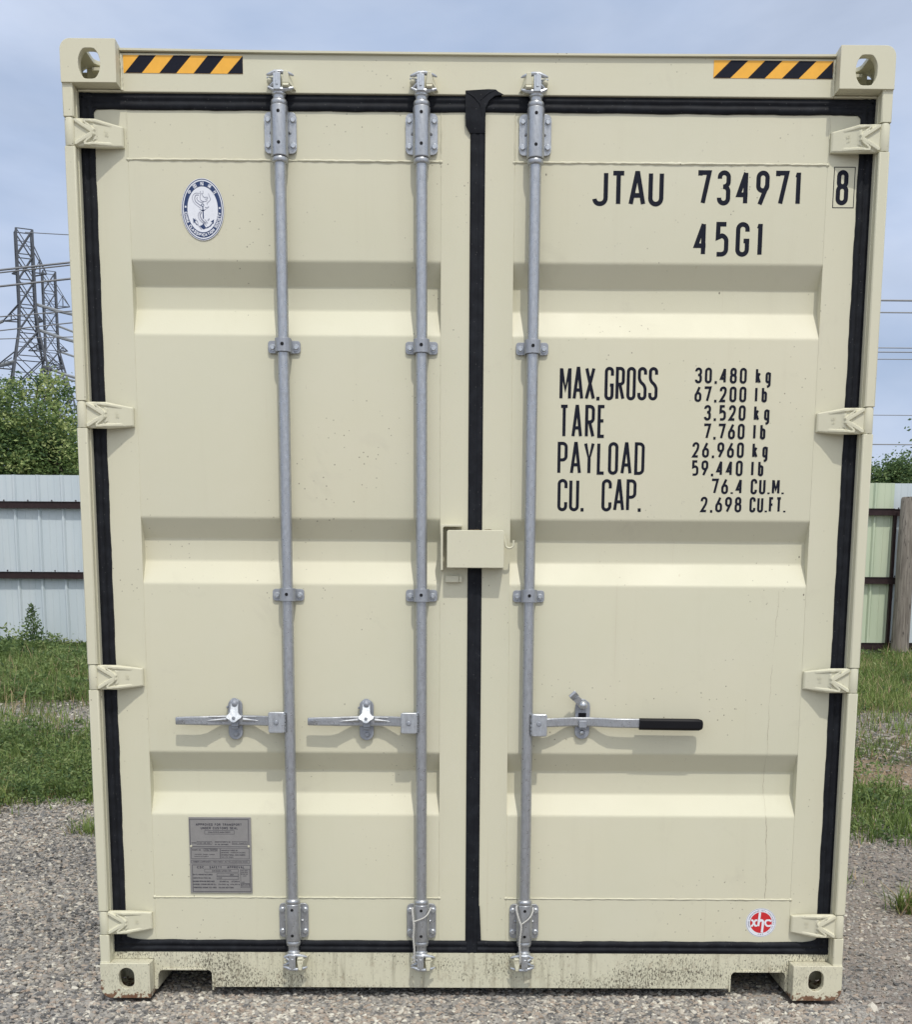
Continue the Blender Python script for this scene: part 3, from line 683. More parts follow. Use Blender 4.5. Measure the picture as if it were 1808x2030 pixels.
# hinges: cast blades with raised ribs
def hinge(sx, zc, D):
    L = .1335; nu, nv = 72, 44; x0 = 1.1885
    def hh(u): return .0385 - .0105 * max(0, (u - .45) / .55) ** 1.0
    def seg(px, pz, ax, az, bx, bz):
        dx, dz = bx - ax, bz - az; t = max(0, min(1, ((px - ax) * dx + (pz - az) * dz) / (dx * dx + dz * dz)))
        return math.hypot(px - ax - t * dx, pz - az - t * dz), t
    def ss(a, b, x):
        t = max(0, min(1, (x - a) / (b - a))); return t * t * (3 - 2 * t)
    vs = []
    for i in range(nu + 1):
        u = i / nu; px = u * L
        for j in range(nv + 1):
            v = -1 + 2 * j / nv; pz = v * hh(u)
            yb = .0135 + .004 * u if u < .45 else .0153 + .031 * ((u - .45) / .55) ** .9
            d1 = min(seg(px, pz, -.004, .036, .052, .002)[0], seg(px, pz, -.004, -.036, .052, -.002)[0])
            r = .0068 * (1 - ss(.0046, .0070, d1))
            for s in (1, -1):
                d2, t2 = seg(px, pz, .030, s * .033, .098, s * .0265)
                r = max(r, (.0066 * (1 - t2 * .8)) * (1 - ss(.0028, .0056 , d2)))
                d3, _ = seg(px, pz, .028, s * .029, .056, s * .006)
                r = max(r, .0064 * (1 - ss(.0026, .0044, d3)))
            edge = ss(0, .0035, hh(u) - abs(pz)) * ss(0, .004, L - px)
            y = yb - r * edge + (1 - edge) * .003
            y -= .0030 * (1 - ss(.43, .50, u)) if d1 < .02 and u > .40 and abs(pz) < .024 else 0
            vs.append((sx * (x0 - px), y, zc + pz - .0012 * u))
    fs = [(i * (nv + 1) + j, (i + 1) * (nv + 1) + j, (i + 1) * (nv + 1) + j + 1, i * (nv + 1) + j + 1) for i in range(nu) for j in range(nv)]
    # skirt to give the blade its thickness
    per = [i * (nv + 1) for i in range(nu + 1)] + [nu * (nv + 1) + j for j in range(1, nv + 1)] + [i * (nv + 1) + nv for i in range(nu - 1, -1, -1)] + [j for j in range(nv - 1, 0, -1)]
    o = len(vs)
    for k in per: vs.append((vs[k][0], vs[k][1] + .0125, vs[k][2]))
    m = len(per); fs += [(per[k], o + k, o + (k + 1) % m, per[(k + 1) % m]) for k in range(m)]; fs.append(tuple(o + k for k in range(m)))
    mb = MB(); mb.add(vs, fs)
    mb.tube([(sx * 1.2030, .0225, zc - .0385), (sx * 1.2030, .0225, zc - .036), (sx * 1.2030, .0225, zc + .036), (sx * 1.2030, .0225, zc + .0385)], [.0155, .0165, .0165, .0155], 24)
    mb.box(*sorted((sx * 1.1835, sx * 1.200)), .0140, .030, zc - .0375, zc + .0375)
    # cast letters S L, standing on their side
    for c, dz in (('L', .004), ('S', -.0065)) if sx < 0 else (('S', .0035), ('L', -.0065)):
        yb = .0153 + .031 * ((.70 - .45) / .55) ** .9
        t = MB()
        glyph(t, c, .0095, .0090, .0020, 0, lambda a, b: (a, b))
        for q, (a, _, b) in enumerate(t.v):
            xx = (1.1885 - .085 - b) if sx < 0 else (1.1885 - .085 - b); zz = zc + dz + (a if sx < 0 else a)
            u = (1.1885 - xx) / L; ys = .0153 + .031 * max(0, (u - .45) / .55) ** .9
            t.v[q] = (sx * xx, ys - .0022, zz)
        mb.add(t.v, t.f)
    build(mb, 'hinge', M_CREAM, D, 0, 40)
for sx, D in ((-1, DL), (1, DR)):
    for h in HZ[sx]: hinge(sx, h, D)

# ------------------------------------------------------------------ locking bars
def sweepbar(mb, secs, ch=.004):
    # sections (x, y0, y1, z0, z1) joined; chamfered rectangle
    vs = []
    for x, y0, y1, z0, z1 in secs:
        c = min(ch, (z1 - z0) * .3, (y1 - y0) * .45)
        for y, z in ((y0, z0 + c), (y0, z1 - c), (y0 + c, z1), (y1, z1), (y1, z0), (y0 + c, z0)): vs.append((x, y, z))
    n = 6; m = len(secs)
    fs = [(i * n + k, i * n + (k + 1) % n, (i + 1) * n + (k + 1) % n, (i + 1) * n + k) for i in range(m - 1) for k in range(n)]
    fs += [tuple(range(n)), tuple(range((m - 1) * n, m * n))[::-1]]
    mb.add(vs, fs)
YR = .033
def bearing(z0, z1, s0, s1, rod):
    mb = MB(); zc = (z0 + z1) / 2
    mb.prism(rrect(-.0478, .0478, z0, z1, .015, 6), 'y', .0525, .0605)
    mb.lathe([(.0225, 0), (.0255, .0015), (.0258, .004), (.0258, s1 - s0 - .004), (.0255, s1 - s0 - .0015), (.0225, s1 - s0)], (0, YR, s0), (0, 0, 1), 32)
    mb.box(-.0255, .0255, YR, .0525, z0 + .002, z1 - .002)
    for s in (-1, 1):       # small lugs at mid height
        mb.lathe([(.0025, 0), (.0045, .004), (0, .008)], (s * .0285, .054, zc), (0, -1, 0), 8)
    b = build(mb, 'bearing_bracket', M_GALV, rod, .001, 40)
    mb = MB()
    for x in (-.0375, .0375):
        for z in (z0 + .022, z1 - .022): mb.bolt(x, .0527, z, .0088, .0065)
    build(mb, 'bolt', M_GALVB, b, 0, 35)
    mb = MB()
    for z in (zc - .041, zc + .045): mb.lathe([(.0050, 0), (.0050, -.0010), (0, -.0012)], (0, YR - .0252, z), (0, 1, 0), 12)
    build(mb, 'grease_hole_shade', M_HOLE_SHADE, b, 0, 0)  # solid black discs on the sleeve, painted as the dark of two holes
def clamp(zc, rod):
    mb = MB(); mb.prism(rrect(-.0495, .0495, zc - .0185, zc + .0185, .009, 5), 'y', .055, .0605)
    o = [(-.0245, .0548), (-.0245, .030)] + [(.0245 * math.cos(R(180 - a)), .030 - .0215 * math.sin(R(a))) for a in range(0, 181, 12)] + [(.0245, .0548)]
    i = [(.0195, .0548), (.0195, .031)] + [(.0195 * math.cos(R(a)), .031 - .0185 * math.sin(R(a))) for a in range(0, 181, 12)] + [(-.0195, .0548)]
    n = len(o); vs = [(a, b, z) for z in (zc - .020, zc + .020) for a, b in o + i[::-1]]
    m = 2 * n; fs = []
    for k in range(n - 1):
        fs += [(k, k + 1, m + k + 1, m + k), (n + k, n + k + 1, m + n + k + 1, m + n + k), (k, n + k, n + k + 1, k + 1), (m + k, m + k + 1, m + n + k + 1, m + n + k)]
    fs += [(0, m, m + n, n), (n - 1, 2 * n - 1, m + 2 * n - 1, m + n - 1)]
    mb.add(vs, fs)
    c = build(mb, 'rod_clamp', M_GALVD, rod, .0008, 40)
    mb = MB()
    for x in (-.036, .036): mb.bolt(x, .0552, zc - .001, .0082, .0065)
    build(mb, 'bolt', M_GALVB, c, 0, 35)
    mb = MB(); mb.lathe([(.0052, 0), (.0052, -.0010), (0, -.0012)], (0, .0086, zc + .001), (0, 1, 0), 12); build(mb, 'grease_hole_shade', M_HOLE_SHADE, c, 0, 0)  # last disc is solid, its black stands in for a shaded hole
def camhead(top, rod, mx=1):
    def T(x, y, z): return (mx * x, y, (2.765 + z) if top else (.1475 - z))
    mb = MB()
    mb.lathe([(.0165, -.012), (.0172, -.008), (.0212, -.005), (.0205, .003), (.0165, .010), (.0150, .016)], T(0, YR, 0), (0, 0, 1 if top else -1), 20)
    def tb(p, r, n=8): mb.tube([T(*q) for q in p], r, n)
    tb([(-.030, .020, .012), (-.014, .018, .004), (.004, .018, .004), (.022, .020, .006), (.036, .022, .009), (.044, .024, .012)], [.0040, .006, .008, .0060, .0050, .0035])
    tb([(-.033, .018, .044), (-.024, .014, .044), (-.008, .012, .049), (.010, .014, .051), (.030, .022, .050), (.040, .026, .048), (.046, .028, .046)], [.0025, .0055, .0070, .0065, .0055, .0040, .0015])
    tb([(-.034, .030, .042), (-.020, .026, .036), (-.010, .022, .030)], [.003, .006, .007])
    def fb(x0, x1, y0, y1, z0, z1):
        a, b = T(x0, y0, z0), T(x1, y1, z1); mb.box(*sorted((a[0], b[0])), y0, y1, *sorted((a[2], b[2])))
    fb(-.0125, .0085, .006, .036, .002, .046)
    fb(-.006, .002, .0035, .010, .014, .048)
    tb([(-.026, .022, .012), (-.012, .014, .020), (-.003, .010, .024)], [.004, .0055, .006])
    build(mb, 'cam_head', M_GALVB, rod, .0014, 40)
def keeper(x, top, mx=1):
    def T(a, y, z): return (x + mx * a, y, (2.765 + z) if top else (.1475 - z))
    mb = MB()
    def hexa(p0, p1):   # two quads (front, back)
        mb.add([T(*q) for q in p0 + p1], [(0, 1, 2, 3), (7, 6, 5, 4), (0, 4, 5, 1), (1, 5, 6, 2), (2, 6, 7, 3), (3, 7, 4, 0)])
    yb = .0478 if top else .0558
    hexa([(.0135, .008, .020), (.033, .008, .020), (.028, .006, .053), (.018, .006, .053)], [(.012, yb, .012), (.050, yb, .012), (.034, yb, .060), (.014, yb, .058)])
    hexa([(.0155, .006, .012), (.031, .006, .012), (.033, .008, .0198), (.0135, .008, .0198)], [(.014, yb, .004), (.036, yb, .004), (.040, yb, .0118), (.014, yb, .0118)])
    mb.lathe([(.0100, .0), (.0105, .018), (.0085, .028), (.004, .033), (0, .034)], T(-.0245, yb, .031), (0, -1, 0), 14)
    return build(mb, 'cam_keeper', M_CREAM if top else M_CORNER, CT, .0016, 40)
def handle_pressed(rod):
    # bar reaching left, held by a riveted catch
    mb = MB(); C = .912
    S = [(-.362, .020, .027, .9015, .9225), (-.3595, .0185, .0275, .8995, .9245), (-.32, .0180, .0265, .8990, .9262), (-.285, .018, .0265, .8985, .9270), (-.262, .021, .0295, .8975, .9275), (-.240, .029, .037, .897, .9282), (-.215, .037, .045, .897, .9288), (-.19, .039, .047, .8965, .9295),
         (-.165, .039, .047, .8965, .9295), (-.135, .038, .046, .8965, .9295), (-.110, .033, .041, .897, .9292), (-.085, .024, .033, .897, .9292), (-.066, .017, .027, .897, .9290), (-.045, .014, .026, .8975, .9285)]
    sweepbar(mb, S, .003)
    for s in (1, -1):   # long pressed ridges beside the catch
        a, b = (-.200, -.262) if s > 0 else (-.150, -.100)
        def yb(x): return float(np.interp(x, [k[0] for k in S], [k[1] for k in S]))
        pts = [(a + (b - a) * t, yb(a + (b - a) * t) - .003 + .003 * t, .9125 + .004 * (1 - t)) for t in (0, .25, .5, .75, 1)]
        mb.tube(pts, [.0075, .0062, .0048, .003, .001], 8)
        pts = [(a + (b - a) * t * .9, yb(a + (b - a) * t * .9) - .001, .9245) for t in (0, .25, .5, .75, 1)]
        mb.tube(pts, [.0045, .0042, .0036, .0026, .001], 8)
    random.seed(3)
    for i in range(26):   # embossed lettering too worn to read: shallow beads
        xx = -.352 + i * .0026; mb.tube([(xx, .0180, .914 + random.uniform(-.003, .004)), (xx + .0018, .0180, .914 + random.uniform(-.003, .004))], .0010, 5)
    for i in range(22):
        xx = -.312 + i * .0024; mb.tube([(xx, .0180, .904 + random.uniform(-.0025, .003)), (xx + .0018, .0180, .904 + random.uniform(-.0025, .003))], .0010, 5)
    h = build(mb, 'handle', M_GALV, rod, .0012, 40)
    mb = MB(); mb.prism(rrect(-.0645, -.0130, .8762, .9425, .006, 4), 'y', .0045, .0105)
    mb.box(-.0600, -.0135, .0105, .040, .9365, .9425)
    mb.box(-.0600, -.0135, .0105, .040, .8762, .881)
    hb = build(mb, 'handle_hub', M_GALVB, rod, .0022, 40)
    mb = MB(); mb.lathe([(.0075, 0), (.0075, -.0015), (.0055, -.0045), (0, -.005)], (-.0395, .0044, .909), (0, 1, 0), 14)
    p = [(-.0135 + random.uniform(-.0015, .0015), .012 + random.uniform(-.002, .002), .878 + .062 * i / 20) for i in range(21)]
    mb.tube(p, [random.uniform(.002, .0042) for _ in p], 6)
    build(mb, 'rivet', M_GALVD, hb, 0, 40)
    mb = MB(); cx = -.1765
    mb.prism(rrect(cx - .0225, cx + .0225, .8500, .9815, .0222, 8), 'y', .050, .0602)
    mb.prism(rrect(cx - .010, cx + .0125, .893, .914, .003, 3), 'y', .0300, .0495)
    mb.box(cx - .011, cx + .011, .034, .0499, .8865, .8925)
    mb.box(cx - .027, cx - .0228, .045, .058, .950, .958)
    ca = build(mb, 'handle_catch', M_GALVD, rod, .0016, 40)
    # riveted seal lever hanging over the bar
    mb = MB()
    def lev(z): return .040 - .027 * max(0, min(1, (.968 - z) / .056))
    o = [(cx - .0130, .972), (cx - .0115, .979), (cx - .0065, .9835), (cx, .9850), (cx + .0065, .9835), (cx + .0115, .979), (cx + .0130, .972), (cx + .0125, .955), (cx + .0135, .940), (cx + .0185, .933), (cx + .0260, .9285), (cx + .0240, .9220), (cx + .014, .9165), (cx + .008, .9100), (cx, .9080), (cx - .008, .9100), (cx - .014, .9165), (cx - .0240, .9220), (cx - .0260, .9285), (cx - .0185, .933), (cx - .0135, .940), (cx - .0125, .955)]
    n = len(o)
    mb.add([(a, lev(b), b) for a, b in o] + [(a, lev(b) + .005, b - .001) for a, b in o] + [(cx, lev(.972), .972), (cx, lev(.925) - .002, .925), (cx, lev(.972) + .005, .972), (cx, lev(.925) + .005, .925)],
           [(i, (i + 1) % n, n + (i + 1) % n, n + i) for i in range(n)])
    # front and back skins as quads down the middle
    half = n // 2; fs = []
    R_ = list(range(3, 15)); L_ = [3] + list(range(2, -1, -1)) + list(range(n - 1, 13, -1))
    pr = list(zip([4, 5, 6, 7, 8, 9, 10, 11, 12, 13], [2, 1, 0, 21, 20, 19, 18, 17, 16, 15]))
    fs.append((2, 4, 3)); fs.append((n + 3, n + 4, n + 2))
    for (a, b), (c, d) in zip(pr, pr[1:]): fs += [(b, d, c, a), (n + a, n + c, n + d, n + b)]
    fs += [(15, 14, 13), (n + 13, n + 14, n + 15)]
    k = len(mb.f); mb.f += [tuple(f) for f in fs]
    # the four helper vertices are unused: drop them
    mb.v = mb.v[:2 * n]
    build(mb, 'seal_lever', M_GALVB, ca, .001, 50)
    mb = MB(); mb.lathe([(.0125, 0), (.0125, -.002), (.0095, -.003), (.0085, -.008), (.0045, -.010), (0, -.0102)], (cx + .0005, .0405, .9665), (0, 1, 0), 16)
    mb.bolt(cx + .001, .0502, .8685, .0075, .006)
    mb.lathe([(.0055, 0), (.0045, -.003), (0, -.0034)], (cx, .0165, .922), (0, 1, 0), 10)
    build(mb, 'bolt', M_GALVD, ca, 0, 35)
def handle_gripped(rod):
    mb = MB()
    S = [(.046, .014, .022, .8985, .9265), (.075, .018, .026, .8983, .9270), (.10, .024, .032, .8988, .9278), (.125, .034, .042, .8992, .9282), (.150, .039, .047, .8995, .9292), (.20, .039, .047, .8992, .9290), (.220, .035, .043, .8988, .9287), (.245, .026, .034, .8982, .9283), (.270, .020, .028, .8975, .9277), (.30, .0185, .0265, .8970, .9273), (.372, .0185, .0265, .8965, .9268)]
    sweepbar(mb, S, .003)
    h = build(mb, 'handle', M_GALV, rod, .001, 40)
    mb = MB(); sweepbar(mb, [(.357, .0095, .031, .8915, .9282), (.520, .0095, .031, .8900, .9272), (.548, .0095, .031, .8900, .9268), (.557, .0105, .030, .8935, .9235), (.5605, .013, .027, .8985, .9185)], .006)
    build(mb, 'grip', M_GRIP, h, .002, 40)
    mb = MB(); mb.prism(rrect(.0130, .0620, .8694, .9404, .006, 4), 'y', .0045, .0105)
    mb.box(.0135, .0580, .0105, .040, .9345, .9404); mb.box(.0135, .0580, .0105, .040, .8694, .874)
    hb = build(mb, 'handle_hub', M_GALVB, rod, .0022, 40)
    mb = MB(); mb.lathe([(.0075, 0), (.0075, -.0015), (.0055, -.0045), (0, -.005)], (.036, .0044, .909), (0, 1, 0), 14)
    p = [(.0135 + random.uniform(-.0015, .0015), .012, .871 + .068 * i / 20) for i in range(21)]
    mb.tube(p, [random.uniform(.002, .004) for _ in p], 6)
    build(mb, 'rivet', M_GALVD, hb, 0, 40)
    cx = .178; mb = MB()
    pl = arcpts(cx, .880, .0235, .0225, 180, 360, 10) + [(cx + .0245, .962), (cx + .0225, .974), (cx + .008, .985), (cx - .006, .988), (cx - .018, .978), (cx - .0225, .965)]
    mb.prism(pl, 'y', .050, .0602)
    mb.prism(rrect(cx - .0125, cx + .0130, .8955, .9185, .003, 3), 'y', .0290, .0335); mb.box(cx - .012, cx + .0125, .0335, .0499, .8905, .8950)
    ca = build(mb, 'handle_catch', M_GALVD, rod, .0016, 40)
    mb = MB()   # lever swung up and to the left
    d = Vector((-.0355, 0, .0375)).normalized(); q = Vector((d.z, 0, -d.x)); o0 = Vector((cx - .002, .0, .968))
    def lp(s, t, y): v = o0 + d * s + q * t; return (v.x, y, v.z)
    for (s0, s1, y0, y1, w0, w1) in ((-.012, .030, .036, .030, .012, .011), (.030, .046, .030, .016, .0125, .0135), (.046, .054, .016, .018, .0135, .012)):
        mb.add([lp(s0, -w0, y0), lp(s0, w0, y0), lp(s1, w1, y1), lp(s1, -w1, y1), lp(s0, -w0, y0 + .005), lp(s0, w0, y0 + .005), lp(s1, w1, y1 + .005), lp(s1, -w1, y1 + .005)],
               [(0, 1, 2, 3), (7, 6, 5, 4), (0, 4, 5, 1), (1, 5, 6, 2), (2, 6, 7, 3), (3, 7, 4, 0)])
    build(mb, 'seal_lever', M_GALV, ca, .001, 40)
    mb = MB(); mb.lathe([(.0145, 0), (.0140, -.003), (.0110, -.009), (.006, -.013), (0, -.014)], (cx, .034, .968), (0, 1, 0), 16)
    mb.lathe([(.0085, 0), (.008, -.003), (.005, -.007), (0, -.008)], (cx - .001, .0502, .879), (0, 1, 0), 12)
    build(mb, 'bolt', M_GALVB, ca, 0, 40)
    mb = MB(); mb.box(cx - .0125, cx + .0125, .0494, .0499, .929, .942); build(mb, 'slot', M_HOLE_SHADE, ca, 0, 0)  # thin black plate on the catch, painted shade in place of a cut slot
for x, kind, mxx in ((-.5885, 0, 1), (-.1675, 0, 1), (.1712, 1, -1)):
    rod = bpy.data.objects.new('locking_rod', None)
    mb = MB(); mb.cyl((0, YR, .16), (0, YR, 2.755), .0178, n=32)
    for z0, z1 in ((2.574, 2.588), (2.731, 2.745), (.315, .328), (.175, .1895)):
        mb.lathe([(.0178, z0 - .002), (.0225, z0), (.0240, z0 + .004), (.0240, z1 - .004), (.0222, z1), (.0178, z1 + .003)], (0, YR, 0), (0, 0, 1), 28)
    rod = build(mb, 'locking_rod', M_GALV, CT, 0, 40)
    rod.location = (x, 0, 0)
    bearing(2.606, 2.7215, 2.589, 2.7305, rod); bearing(.194, .3105, .190, .3145, rod)
    clamp(2.056, rod); clamp(1.3095, rod)
    camhead(True, rod, mxx); camhead(False, rod, mxx)
    keeper(x, True, mxx); keeper(x, False, mxx)
    (handle_gripped if kind else handle_pressed)(rod)

# ------------------------------------------------------------------ lock box, its stop on the left door, hook
mb = MB(); t = .004
X0, X1, Z0, Z1 = -.0875, .0903, 1.3950, 1.5098
o = rrect(X0, X1, Z0, Z1, (.002, .002, .007, .007), 4)
mb.prism(o, 'y', .0080, .0115)
def loopstrip(mb, a, y0, y1, skip=lambda p, q: False):
    vs = [(p[0], y, p[1]) for y in (y0, y1) for p in a]; n = len(a)
    mb.add(vs, [(i, (i + 1) % n, n + (i + 1) % n, n + i) for i in range(n) if not skip(a[i], a[(i + 1) % n])])
sk = lambda p, q: p[1] < Z0 + .0025 and q[1] < Z0 + .0025
mb.prism([(X1 - .0035, Z0 + .0015), (X1, Z0 + .0015), (X1, Z1 - .006), (X1 - .0035, Z1 - .006)], 'y', .0116, .0600)
mb.prism([(X0 + .003, Z1 - .0045), (X1 - .005, Z1 - .0045), (X1 - .005, Z1), (X0 + .003, Z1)], 'y', .0116, .0480)
build(mb, 'lock_box', M_CREAM, DR, .0034, 40, 3)
mb = MB(); p = [(.0915, .024, 1.4930), (.0930, .022, 1.482), (.0945, .020, 1.470)] + [(.1070 + .0125 * math.cos(R(a)), .020, 1.4672 + .0108 * math.sin(R(a))) for a in range(180, 361, 20)] + [(.1198, .020, 1.4760), (.1205, .020, 1.4810)]
mb.tube(p, .0033, 10); build(mb, 'lock_hook', M_CREAM, DR, 0, 50)
mb = MB()
pl = [(-.1066, 1.3875), (-.1000, 1.3875), (-.1000, 1.5120)] + [(-.0935 - .0065 * math.cos(R(a)), 1.5135 + .0065 * math.sin(R(a))) for a in (0, 30, 60, 90)] + [(-.0410, 1.5200), (-.0410, 1.5275), (-.0985, 1.5275)] + [(-.0985 - .0081 * math.sin(R(a)), 1.5195 + .008 * math.cos(R(a))) for a in (30, 60, 90)]
mb.prism(pl[::-1], 'y', .0085, .0610); build(mb, 'lock_stop', M_CREAM, DL, .0012, 40)
mb = MB(); mb.box(-.0921, -.0500, .046, .0612, 1.351, 1.3715); mb.box(-.0498, -.0394, .048, .0612, 1.3515, 1.3710); build(mb, 'stop_tab', M_CREAM, DL, .0018, 40)
for x_, z_, a, s_ in ((.005, 1.5135, .2, .020), (-.012, 1.5130, -.25, .014), (.040, 1.5138, .1, .026)):
    mb = MB(); c, s = math.cos(a), math.sin(a)
    P = [(-1, 0, 0), (-.4, .35, .18), (.3, .3, .10), (1, 0, .02), (.3, -.35, .22), (-.4, -.3, .05)]
    P = [(x_ + (q[0] * c - q[1] * s) * s_ * .5, .026 + (q[0] * s + q[1] * c) * s_ * .5, z_ - .0015 + q[2] * s_ * .35) for q in P]
    mb.add(P + [(a_, b_, c_ - .0006) for a_, b_, c_ in P], [(0, 1, 2, 3, 4, 5), (11, 10, 9, 8, 7, 6)] + [(i, (i + 1) % 6, 6 + (i + 1) % 6, 6 + i) for i in range(6)])
    lf = build(mb, 'dry_leaf', M_LEAFDRY, None, 0, 0)
    tag(lf, 'crumpled brown dry leaf lying on top of the lock box', 'leaf', 'dry leaves on the lock box')

# ------------------------------------------------------------------ painted and stuck-on marks
YT = YD + .0004
def marks(name, parent, items, y=YT, m=M_INK):
    mb = MB()
    for it in items:
        s, x0, x1, z0, z1, st, wc = it; text(mb, s, x0, x1, z0, z1, st, wc, 0)
    mb.v = [(a, surf(a, c) - .0005 + b, c) for a, b, c in mb.v]
    return build(mb, name, m, parent, 0, 0, fix=False)
def boxline(mb, x0, x1, z0, z1, w, y):
    ribbon(mb, [Vector(q) for q in ((x0, z0), (x1, z0), (x1, z1), (x0, z1))], True, w, y, lambda a, b: (a, b))
marks('container_number', DR, [('JTAU', .3472, .5610, 2.4700, 2.5695, .0132, .0460), ('734971', .6641, .9745, 2.4745, 2.5735, .0132, .0400)], YD - .0004)
marks('type_code', DR, [('45G1', .6580, .8660, 2.3290, 2.4280, .0132, .0415), ], YD - .0004)
cd = marks('check_digit', DR, [('8', 1.0805, 1.1275, 2.4775, 2.5765, .0130, .047)], YD + .0014)
mb = MB(); boxline(mb, 1.0730, 1.1355, 2.4705, 2.5845, .0022, YD - .0006); build(mb, 'digit_border', M_INK, cd, 0, 0, fix=False)
H = .0096; S2 = .0073
W2 = .0225
marks('weight_table', DR, [
    ('MAX.', .2581, .3821, 1.908, 2.0065, H, .0300), ('GROSS', .3969, .5613, 1.908, 2.0070, H, .0285), ('TARE', .2590, .4032, 1.7955, 1.8940, H, .0300), ('PAYLOAD', .2555, .5270, 1.6849, 1.7832, H, .0315),
    ('CU.', .2576, .3403, 1.5730, 1.6712, H, .0310), ('CAP.', .3957, .5197, 1.5732, 1.6715, H, .0315),
    ], YD - .0004)
marks('weight_figures', DR, [
    ('30,480', .6752, .8351, 1.9598, 2.0066, S2, .0215), ('kg', .8628, .9099, 1.9598, 2.0066, S2, .0195), ('67,200', .6759, .8362, 1.9046, 1.9512, S2, .0215), ('lb', .8631, .9004, 1.9046, 1.9512, S2, .0195),
    ('3,520', .7072, .8363, 1.8497, 1.8960, S2, .0215), ('kg', .8624, .9106, 1.8497, 1.8960, S2, .0195), ('7,760', .7093, .8356, 1.7940, 1.8408, S2, .0215), ('lb', .8626, .9006, 1.7940, 1.8408, S2, .0195),
    ('26,960', .6752, .8357, 1.7382, 1.7850, S2, .0215), ('kg', .8624, .9104, 1.7382, 1.7850, S2, .0195), ('59,440', .6750, .8345, 1.6832, 1.7304, S2, .0215), ('lb', .8612, .8993, 1.6832, 1.7304, S2, .0195),
    ('76.4', .7401, .8369, 1.6282, 1.6755, S2, .0215), ('CU.M.', .8619, .9664, 1.6282, 1.6755, S2, .0200), ('2,698', .7072, .8356, 1.5728, 1.6202, S2, .0215), ('CU.FT.', .8607, .9746, 1.5728, 1.6202, S2, .0190)], YD - .0004)

# thin meandering run mark down the lower right panel
def panel_y(x, z):
    K = [(2.5906, 0), (2.307, 0), (2.2405, 1), (2.173, 1), (2.0925, 0), (1.5465, 0), (1.4835, 1), (1.415, 1), (1.3435, 0), (.8085, 0), (.746, 1), (.6715, 1), (.604, 0), (.327, 0)]
    return YD + .0012 + .040 * float(np.interp(-z, [-k[0] for k in K], [k[1] for k in K])) + wobble(x, z, 1, .1105, 1.0525)
mb = MB(); vs = []; n = 150
for i in range(n + 1):
    z = 1.335 - 1.005 * i / n; x = .968 - .016 * math.sin(PI * min(1, (1.335 - z) / .9)) + .0012 * math.sin(z * 70) + .0008 * math.sin(z * 211 + 1); w = (.00045 if z > .60 else .0008) * (1 + .5 * math.sin(z * 37)) * (1 if i % 9 else .4)
    y = panel_y(x, z) - .0006
    vs += [(x - w, y, z), (x + w, y, z)]
mb.add(vs, [(2 * i, 2 * i + 1, 2 * i + 3, 2 * i + 2) for i in range(n)])
build(mb, 'run_mark', plain('dried_run', (.43, .395, .30), .6, 0, .2, 90, 0), DR, 0, 0, fix=False)

# oval classification emblem on the left door
def disc(mb, cx, cz, a, b, y, n=64): mb.add([(cx + a * math.cos(2 * PI * i / n), y, cz + b * math.sin(2 * PI * i / n)) for i in range(n)], [tuple(range(n))])
def annul(mb, cx, cz, a0, b0, a1, b1, y, n=72):
    vs = [(cx + a * math.cos(2 * PI * i / n), y, cz + b * math.sin(2 * PI * i / n)) for a, b in ((a0, b0), (a1, b1)) for i in range(n)]
    mb.add(vs, [(i, n + i, n + (i + 1) % n, (i + 1) % n) for i in range(n)])
ex, ez, ey = -.8275, 2.4508, YD - .0012
mb = MB(); disc(mb, ex, ez, .0640, .0878, ey); em = build(mb, 'classification_emblem', M_WHITE, DL, 0, 0)
mb = MB(); annul(mb, ex, ez, .0600, .0838, .0622, .0860, ey - .0003); annul(mb, ex, ez, .0460, .0648, .0570, .0800, ey - .0003)
def A(u, v): return (ex + (u - 832) * 1.121e-4, ez - (v - 1020) * 1.051e-4)     # emblem drawing units to metres
yy = ey - .0004
def poly(pts): mb.add([(A(*p)[0], yy, A(*p)[1]) for p in pts], [tuple(range(len(pts)))])
poly([(822, 950), (850, 950), (860, 1260), (845, 1290), (828, 1250)]); poly([(740, 1015), (815, 1035), (855, 1035), (935, 1010), (860, 1065), (812, 1065)])
poly([(808, 1440), (850, 1380), (870, 1450), (905, 1510), (1000, 1470), (1060, 1400), (1090, 1365), (1035, 1350), (1130, 1285), (1115, 1410), (1095, 1395), (1040, 1470), (950, 1525), (895, 1535), (840, 1560), (800, 1530), (735, 1470)])
poly([(565, 1250), (650, 1335), (612, 1345), (640, 1390), (690, 1440), (665, 1450), (600, 1370), (575, 1400)])
n_ = 18; cxy = A(832, 905)
annul(mb, cxy[0], cxy[1], .0026, .0026, .0046, .0046, yy, 20)
build(mb, 'anchor_and_ring', M_NAVY, em, 0, 0, fix=False)
mb = MB(); yy = ey - .0005
def stroke(pts, w, y=None):
    P = [Vector(A(*p)) for p in pts]
    Q = []
    for i in range(len(P) - 1):
        p0, p1, p2, p3 = P[max(i - 1, 0)], P[i], P[i + 1], P[min(i + 2, len(P) - 1)]
        for k in range(5):
            t = k / 5; Q.append(.5 * ((2 * p1) + (p2 - p0) * t + (2 * p0 - 5 * p1 + 4 * p2 - p3) * t * t + (3 * p1 - p0 - 3 * p2 + p3) * t ** 3))
    Q.append(P[-1]); ribbon(mb, Q, False, w, y or yy, lambda a, b: (a, b))
yy -= 0
